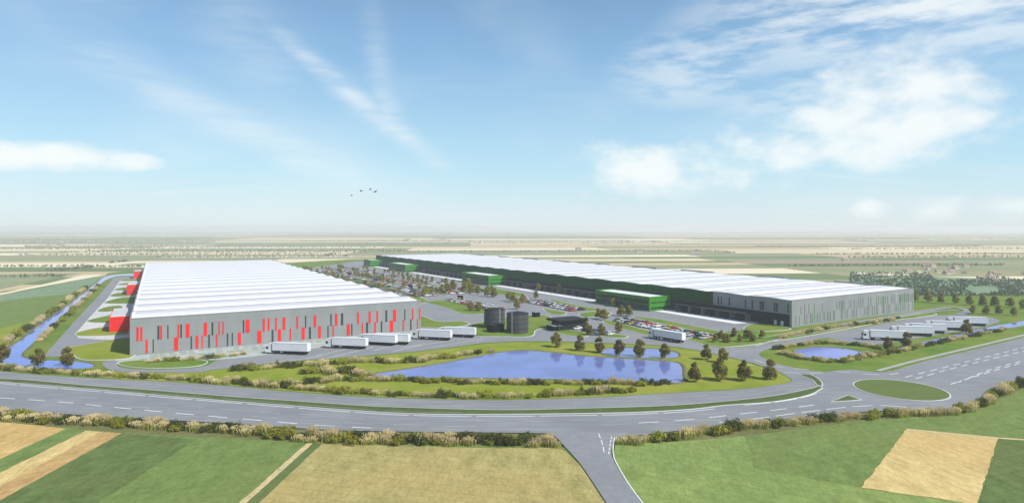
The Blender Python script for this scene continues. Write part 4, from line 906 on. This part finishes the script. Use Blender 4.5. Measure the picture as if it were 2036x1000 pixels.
rh = random.Random(12); nb = nr = 0
def hedge(pts, lab, grp, w=2.2, step=2.1, sc=1.0, reed=.42, run=3, ext=0):
    global nb, nr
    ln = smooth(GG(pts), False, 8); acc = [0]
    for a, b in zip(ln, ln[1:]): acc.append(acc[-1]+(b-a).length)
    s = rh.uniform(0, 1); kind = rh.random() < reed; left = rh.randint(2, run)
    while s < acc[-1]:
        i = max(j for j in range(len(acc)-1) if acc[j] <= s); f = (s-acc[i])/max(acc[i+1]-acc[i], 1e-6)
        p = ln[i].lerp(ln[i+1], f); d = (ln[i+1]-ln[i]).normalized(); n_ = Vector((-d.y, d.x))
        p = p + n_*rh.uniform(-w/2, w/2)
        lb = lab
        if isinstance(lab, list):
            qx = CX + p.x/p.y*FPX; lb = next(t_ for x_, t_ in lab if qx < x_)
        if kind and nr < 300:
            t = get_reed(rh); nr += 1; k = sc*rh.uniform(.8, 1.2); nm = 'tall tan reeds' if k > 1.0*sc else 'low tan reeds'; ct = 'reeds'
        elif nb < 300:
            yel = rh.random() < .5
            t = (get_yellow if yel else get_bush)(rh); nb += 1; k = sc*rh.uniform(.95, 1.45); nm = ('large ' if k > 1.2*sc else 'small ') + ('yellow green bush' if yel else 'dark green bush'); ct = 'bush'
        else: break
        tag(t, f'{nm} {lb}', ct, f'{nm} {lb}')
        t.location = (p.x, p.y, -.05); t.scale = (k*1.1, k, k*rh.uniform(.85, 1.15)); t.rotation_euler = (0, 0, math.atan2(d.y, d.x)+rh.uniform(-.4, .4))
        s += step*1.45*rh.uniform(.7, 1.15)*sc; left -= 1
        if left <= 0: kind = not kind if rh.random() < .9 else kind; left = rh.randint(2, run)
L1_ = [(131, 'in the hedge beside the golden wheat corner'), (243, 'in the hedge beside the stubble strip'), (389, 'in the hedge beside the dark green crop'), (620, 'in the hedge beside the mid green crop'), (1150, 'in the hedge beside the broad barley field'), (1480, 'in the hedge beside the light green meadow'), (1800, 'in the hedge beside the crop around the wheat square'), (9999, 'in the hedge beside the roundabout')]
hedge([(-60, 823), (0, 829), (130, 837), (260, 845), (400, 853), (520, 861), (640, 873), (800, 877), (1000, 879), (1095, 881)], L1_, 'along the crop fields', w=2.0, step=1.9)
hedge([(-60, 826), (0, 833), (130, 842), (260, 850), (400, 858), (520, 866), (640, 879), (800, 883), (1000, 886), (1100, 886)], L1_, 'along the crop fields', w=1.2, step=3.4, sc=.8)
hedge([(1236, 881), (1300, 877), (1376, 866), (1470, 855), (1568, 844), (1696, 832), (1824, 825), (1890, 824), (1938, 812), (1962, 800), (1985, 785), (2036, 767), (2120, 742)], L1_, 'along the crop fields', w=2.0, step=1.9)
L2_ = [(200, 'on the highway verge below the canal end'), (440, 'on the highway verge below the loop lane'), (740, 'on the highway verge below the lorry apron'), (1000, 'on the highway verge below the pointed end of the retention pond'), (9999, 'on the highway verge between retention pond and median')]
hedge([(-40, 730), (60, 740), (115, 743), (240, 750), (320, 754), (400, 760), (520, 769), (600, 775), (690, 783), (800, 788), (900, 790.5), (1000, 791), (1100, 789), (1180, 784), (1270, 779)], L2_, 'along the meadow verge', w=1.6, step=2.2, sc=.9)
hedge([(450, 757), (560, 766), (640, 760), (740, 757), (850, 760), (960, 763), (1060, 764), (1160, 764), (1250, 765), (1340, 763)], 'on the near shore of the retention pond', 'on the near pond shore', w=2.2, step=2.2, sc=.9)
hedge([(470, 738), (560, 731), (660, 726), (704, 721), (784, 724), (864, 716), (928, 707), (976, 700)], 'between lorry apron and retention pond', 'between apron and pond', w=3.5, step=2.0)
hedge([(600, 745), (640, 742), (690, 744), (740, 748)], 'at the tip of the retention pond', 'at the pond tip', w=3.5, step=1.7)
hedge([(294, 722), (363, 718), (439, 711), (495, 705)], 'on the oval lawn by the panelled facade', 'on the oval lawn', w=1.5, step=2.6, sc=.8)
hedge([(12, 684), (40, 664), (73, 643), (115, 615), (145, 592), (172, 572)], 'on the field side bank of the canal', 'on the canal field bank', w=1.6, step=4.2, sc=1.25, run=6)
hedge([(76, 681), (109, 652), (139, 625), (172, 594), (196, 569)], 'on the road side bank of the canal', 'on the canal road bank', w=1.2, step=4.2, sc=1.1, run=6)
hedge([(1549, 674), (1621, 660), (1671, 651), (1737, 643), (1790, 634)], 'on the verge below the green striped end wall', 'on the end wall verge', w=1.4, step=2.3, sc=.9)
hedge([(1545, 695), (1575, 690), (1621, 684), (1654, 684), (1720, 689), (1745, 693)], 'on the far shore of the bright pond', 'on the far shore of the bright pond', w=1.2, step=2.0, sc=.85)
hedge([(1552, 704), (1598, 714), (1638, 720), (1680, 719), (1724, 710)], 'on the near shore of the bright pond', 'on the near shore of the bright pond', w=1.6, step=1.7, sc=.9, reed=.7)
hedge([(1700, 716), (1770, 703), (1836, 689), (1902, 676), (1968, 663), (2036, 650), (2120, 634)], 'along the ditch beside the highway verge', 'along the ditch', w=1.6, step=2.1, sc=.85)

# far woodland and hedgerows: one mass
rf = random.Random(8); V, F = [], []
def fartree(x, y, h, k=26):
    for _ in range(k):
        d = Vector((rf.gauss(0, 1), rf.gauss(0, 1), rf.gauss(0, 1))).normalized(); p = Vector((x, y, h*.55)) + Vector((d.x*h*.45, d.y*h*.45, d.z*h*.45))*(rf.random()**.35)
        u = (d+Vector((rf.gauss(0, .4), rf.gauss(0, .4), rf.gauss(0, .4)))).normalized(); a = u.orthogonal().normalized(); b_ = u.cross(a); s = h*rf.uniform(.12, .24); i = len(V)
        V.extend([p-a*s, p-b_*s, p+a*s, p+b_*s]); F.append((i, i+1, i+2, i+3))
site_box = lambda x, y: (-420 < x < 330 and y < 880)
for a, b in hedge_lines:
    A, B = Vector(a), Vector(b); ln = (B-A).length; y = (A.y+B.y)/2
    if y > 9000: continue
    h = 2.6 + y*.0006; k = 0; gap = h*.5*(1+y*.0003)
    if len(F) > 170000: break
    while k < ln:
        p = A.lerp(B, k/ln); k += gap*rf.uniform(.5, 1.6)
        if abs(p.x) > p.y*1.0+60 or site_box(p.x, p.y): continue
        fartree(p.x+rf.uniform(-3, 3), p.y+rf.uniform(-3, 3), h*rf.uniform(.5, 1.25), 14)
hd = new_obj('hedgerow', V, F, M['far_leaf']); tag(hd, 'distant hedgerows and tree lines among the far fields', 'hedgerow', kind='stuff')
V, F = [], []
for k in range(4200):
    px = rf.uniform(1690, 2300); py = rf.uniform(543, 590)
    if noise.noise(Vector((px*.012, py*.05, 3))) < -.12: continue
    p = G(px, py)
    if (Vector((p.x, p.y))-loc2(60, 250)).length < 90: continue
    q = Vector((p.x-O2[0], p.y-O2[1])); lx = q.x*cA+q.y*sA
    if lx < W2+12: continue
    fartree(p.x, p.y, rf.uniform(1.2, 2.6), 16)
wd = new_obj('woodland', V, F, M['scrub']); tag(wd, 'hazy green scrub woodland beyond the lorry park', 'woodland', kind='stuff')

# village houses
def make_house(w, d, h):
    t = empty('house', (0, 0, 0))
    MB().box(-w/2, w/2, -d/2, d/2, 0, h).build('wall', M['house_wall'], t)
    m = MB(); b = 0; e = .4
    m.v = [(-w/2-e, -d/2-e, h-.1), (w/2+e, -d/2-e, h-.1), (w/2+e, d/2+e, h-.1), (-w/2-e, d/2+e, h-.1), (-w/2-e, 0, h+d*.42), (w/2+e, 0, h+d*.42)]
    m.f = [(0, 1, 5, 4), (2, 3, 4, 5), (0, 4, 3), (1, 2, 5), (0, 3, 2, 1)]; m.m = [0]*5
    r = m.build('roof', M['house_roof'], t); MB().box(w*.2, w*.2+.7, -.35, .35, h+d*.25, h+d*.42+.9).build('chimney', M['house_roof'], r)
    for k in range(3): MB().box(-w*.38+k*w*.28, -w*.38+k*w*.28+1.1, -d/2-.05, -d/2, 1, 2.3).build('window', M['glass'], t)
    return t
hp = [make_house(9, 6.5, 3.6), make_house(7.5, 6, 3), make_house(11, 7, 3.2)]; get_house = cloner(hp)
for k in range(24):
    if k < 16: px, py = rf.uniform(1790, 1935), rf.uniform(529, 546)
    else: px, py = rf.uniform(1945, 2060), rf.uniform(540, 562)
    p = G(px, py); t = get_house(rf); s = rf.uniform(.4, .68); t.location = (p.x, p.y, -.1); t.scale = (s, s, s); t.rotation_euler = (0, 0, rf.uniform(-.6, .6))
    tag(t, 'small pale house with a red roof in the hazy village', 'house', 'village houses') if k < 16 else tag(t, 'small pale house with a red roof in the hamlet beyond the woodland trees', 'house', 'hamlet houses')
for k, (px, py, s) in enumerate(((1681, 519, .9), (1384, 508, 1.0), (1270, 502, 1.0), (1150, 497, 1.0), (880, 480, 1.6))):
    p = G(px, py); t = get_house(rf); t.location = (p.x, p.y, -.1); t.scale = (s,)*3; t.rotation_euler = (0, 0, rf.uniform(-.4, .4)); tag(t, 'lone far farmhouse standing among the hazy fields', 'farmhouse', 'lone farmhouses')

# ------------------------------------------------------------------ birds
def bird_mesh():
    V, F = [], []
    prof = [(-.42, .0), (-.34, .05), (-.1, .11), (.12, .12), (.28, .075), (.36, .055), (.44, .012)]; n = 8
    for x, r in prof: V += [(x, (r+.004)*math.cos(2*math.pi*i/n), (r+.004)*math.sin(2*math.pi*i/n)) for i in range(n)]
    for j in range(len(prof)-1): F += [(j*n+i, j*n+(i+1) % n, (j+1)*n+(i+1) % n, (j+1)*n+i) for i in range(n)]
    for s in (-1, 1):
        st = [(.05, .16, -.14, .03), (.35, .20, -.06, .16), (.68, .10, -.12, .26), (.95, -.10, -.22, .22)]; b = len(V)
        for y, xf, xb, z in st: V += [(xf, s*y, z+.02), (xb, s*y, z+.01), (xb, s*y, z-.01), (xf, s*y, z-.02)]
        for j in range(3): F += [(b+j*4+i, b+j*4+(i+1) % 4, b+j*4+4+(i+1) % 4, b+j*4+4+i) for i in range(4)]
        F.append((b+12, b+13, b+14, b+15))
    b = len(V); V += [(-.36, -.03, .015), (-.36, .03, .015), (-.62, .12, .01), (-.62, -.12, .01), (-.36, -.03, -.015), (-.36, .03, -.015), (-.62, .12, -.01), (-.62, -.12, -.01)]
    F += [(b, b+1, b+2, b+3), (b+7, b+6, b+5, b+4), (b, b+3, b+7, b+4), (b+1, b+5, b+6, b+2), (b+2, b+6, b+7, b+3)]
    return V, F
bv, bf = bird_mesh(); b0 = new_obj('bird', bv, bf, M['black'])
for k, (px, py, s) in enumerate(((718, 380, 1), (699, 389, .8), (736, 377, .9), (746, 382, 1.1))):
    o = b0 if k == 0 else b0.copy()
    if k: C.objects.link(o)
    y = 140.0; o.location = ((px-CX)/FPX*y, y, CAM_H-(py-HOR)/FPX*y); o.scale = (s*.75,)*3; o.rotation_euler = (.15*(k-1), -.1, R(200+k*12)); tag(o, 'dark bird flying in a small flock above the horizon', 'bird', 'flock of birds')

# ------------------------------------------------------------------ haze
hz = MB().box(-45000, 45000, -350, 45000, -2, 62).build('haze', bpy.data.materials.new('haze'))
tag(hz, 'pale blue white haze softening the far fields', 'haze', kind='stuff')
hm = hz.data.materials[0]; hm.use_nodes = True; ht = hm.node_tree; ht.nodes.clear()
ho = ht.nodes.new('ShaderNodeOutputMaterial'); hv = ht.nodes.new('ShaderNodeVolumePrincipled'); hv.inputs['Color'].default_value = (.93, .96, 1, 1); hv.inputs['Density'].default_value = .00024; hv.inputs['Anisotropy'].default_value = .1
ht.links.new(hv.outputs[0], ho.inputs['Volume'])
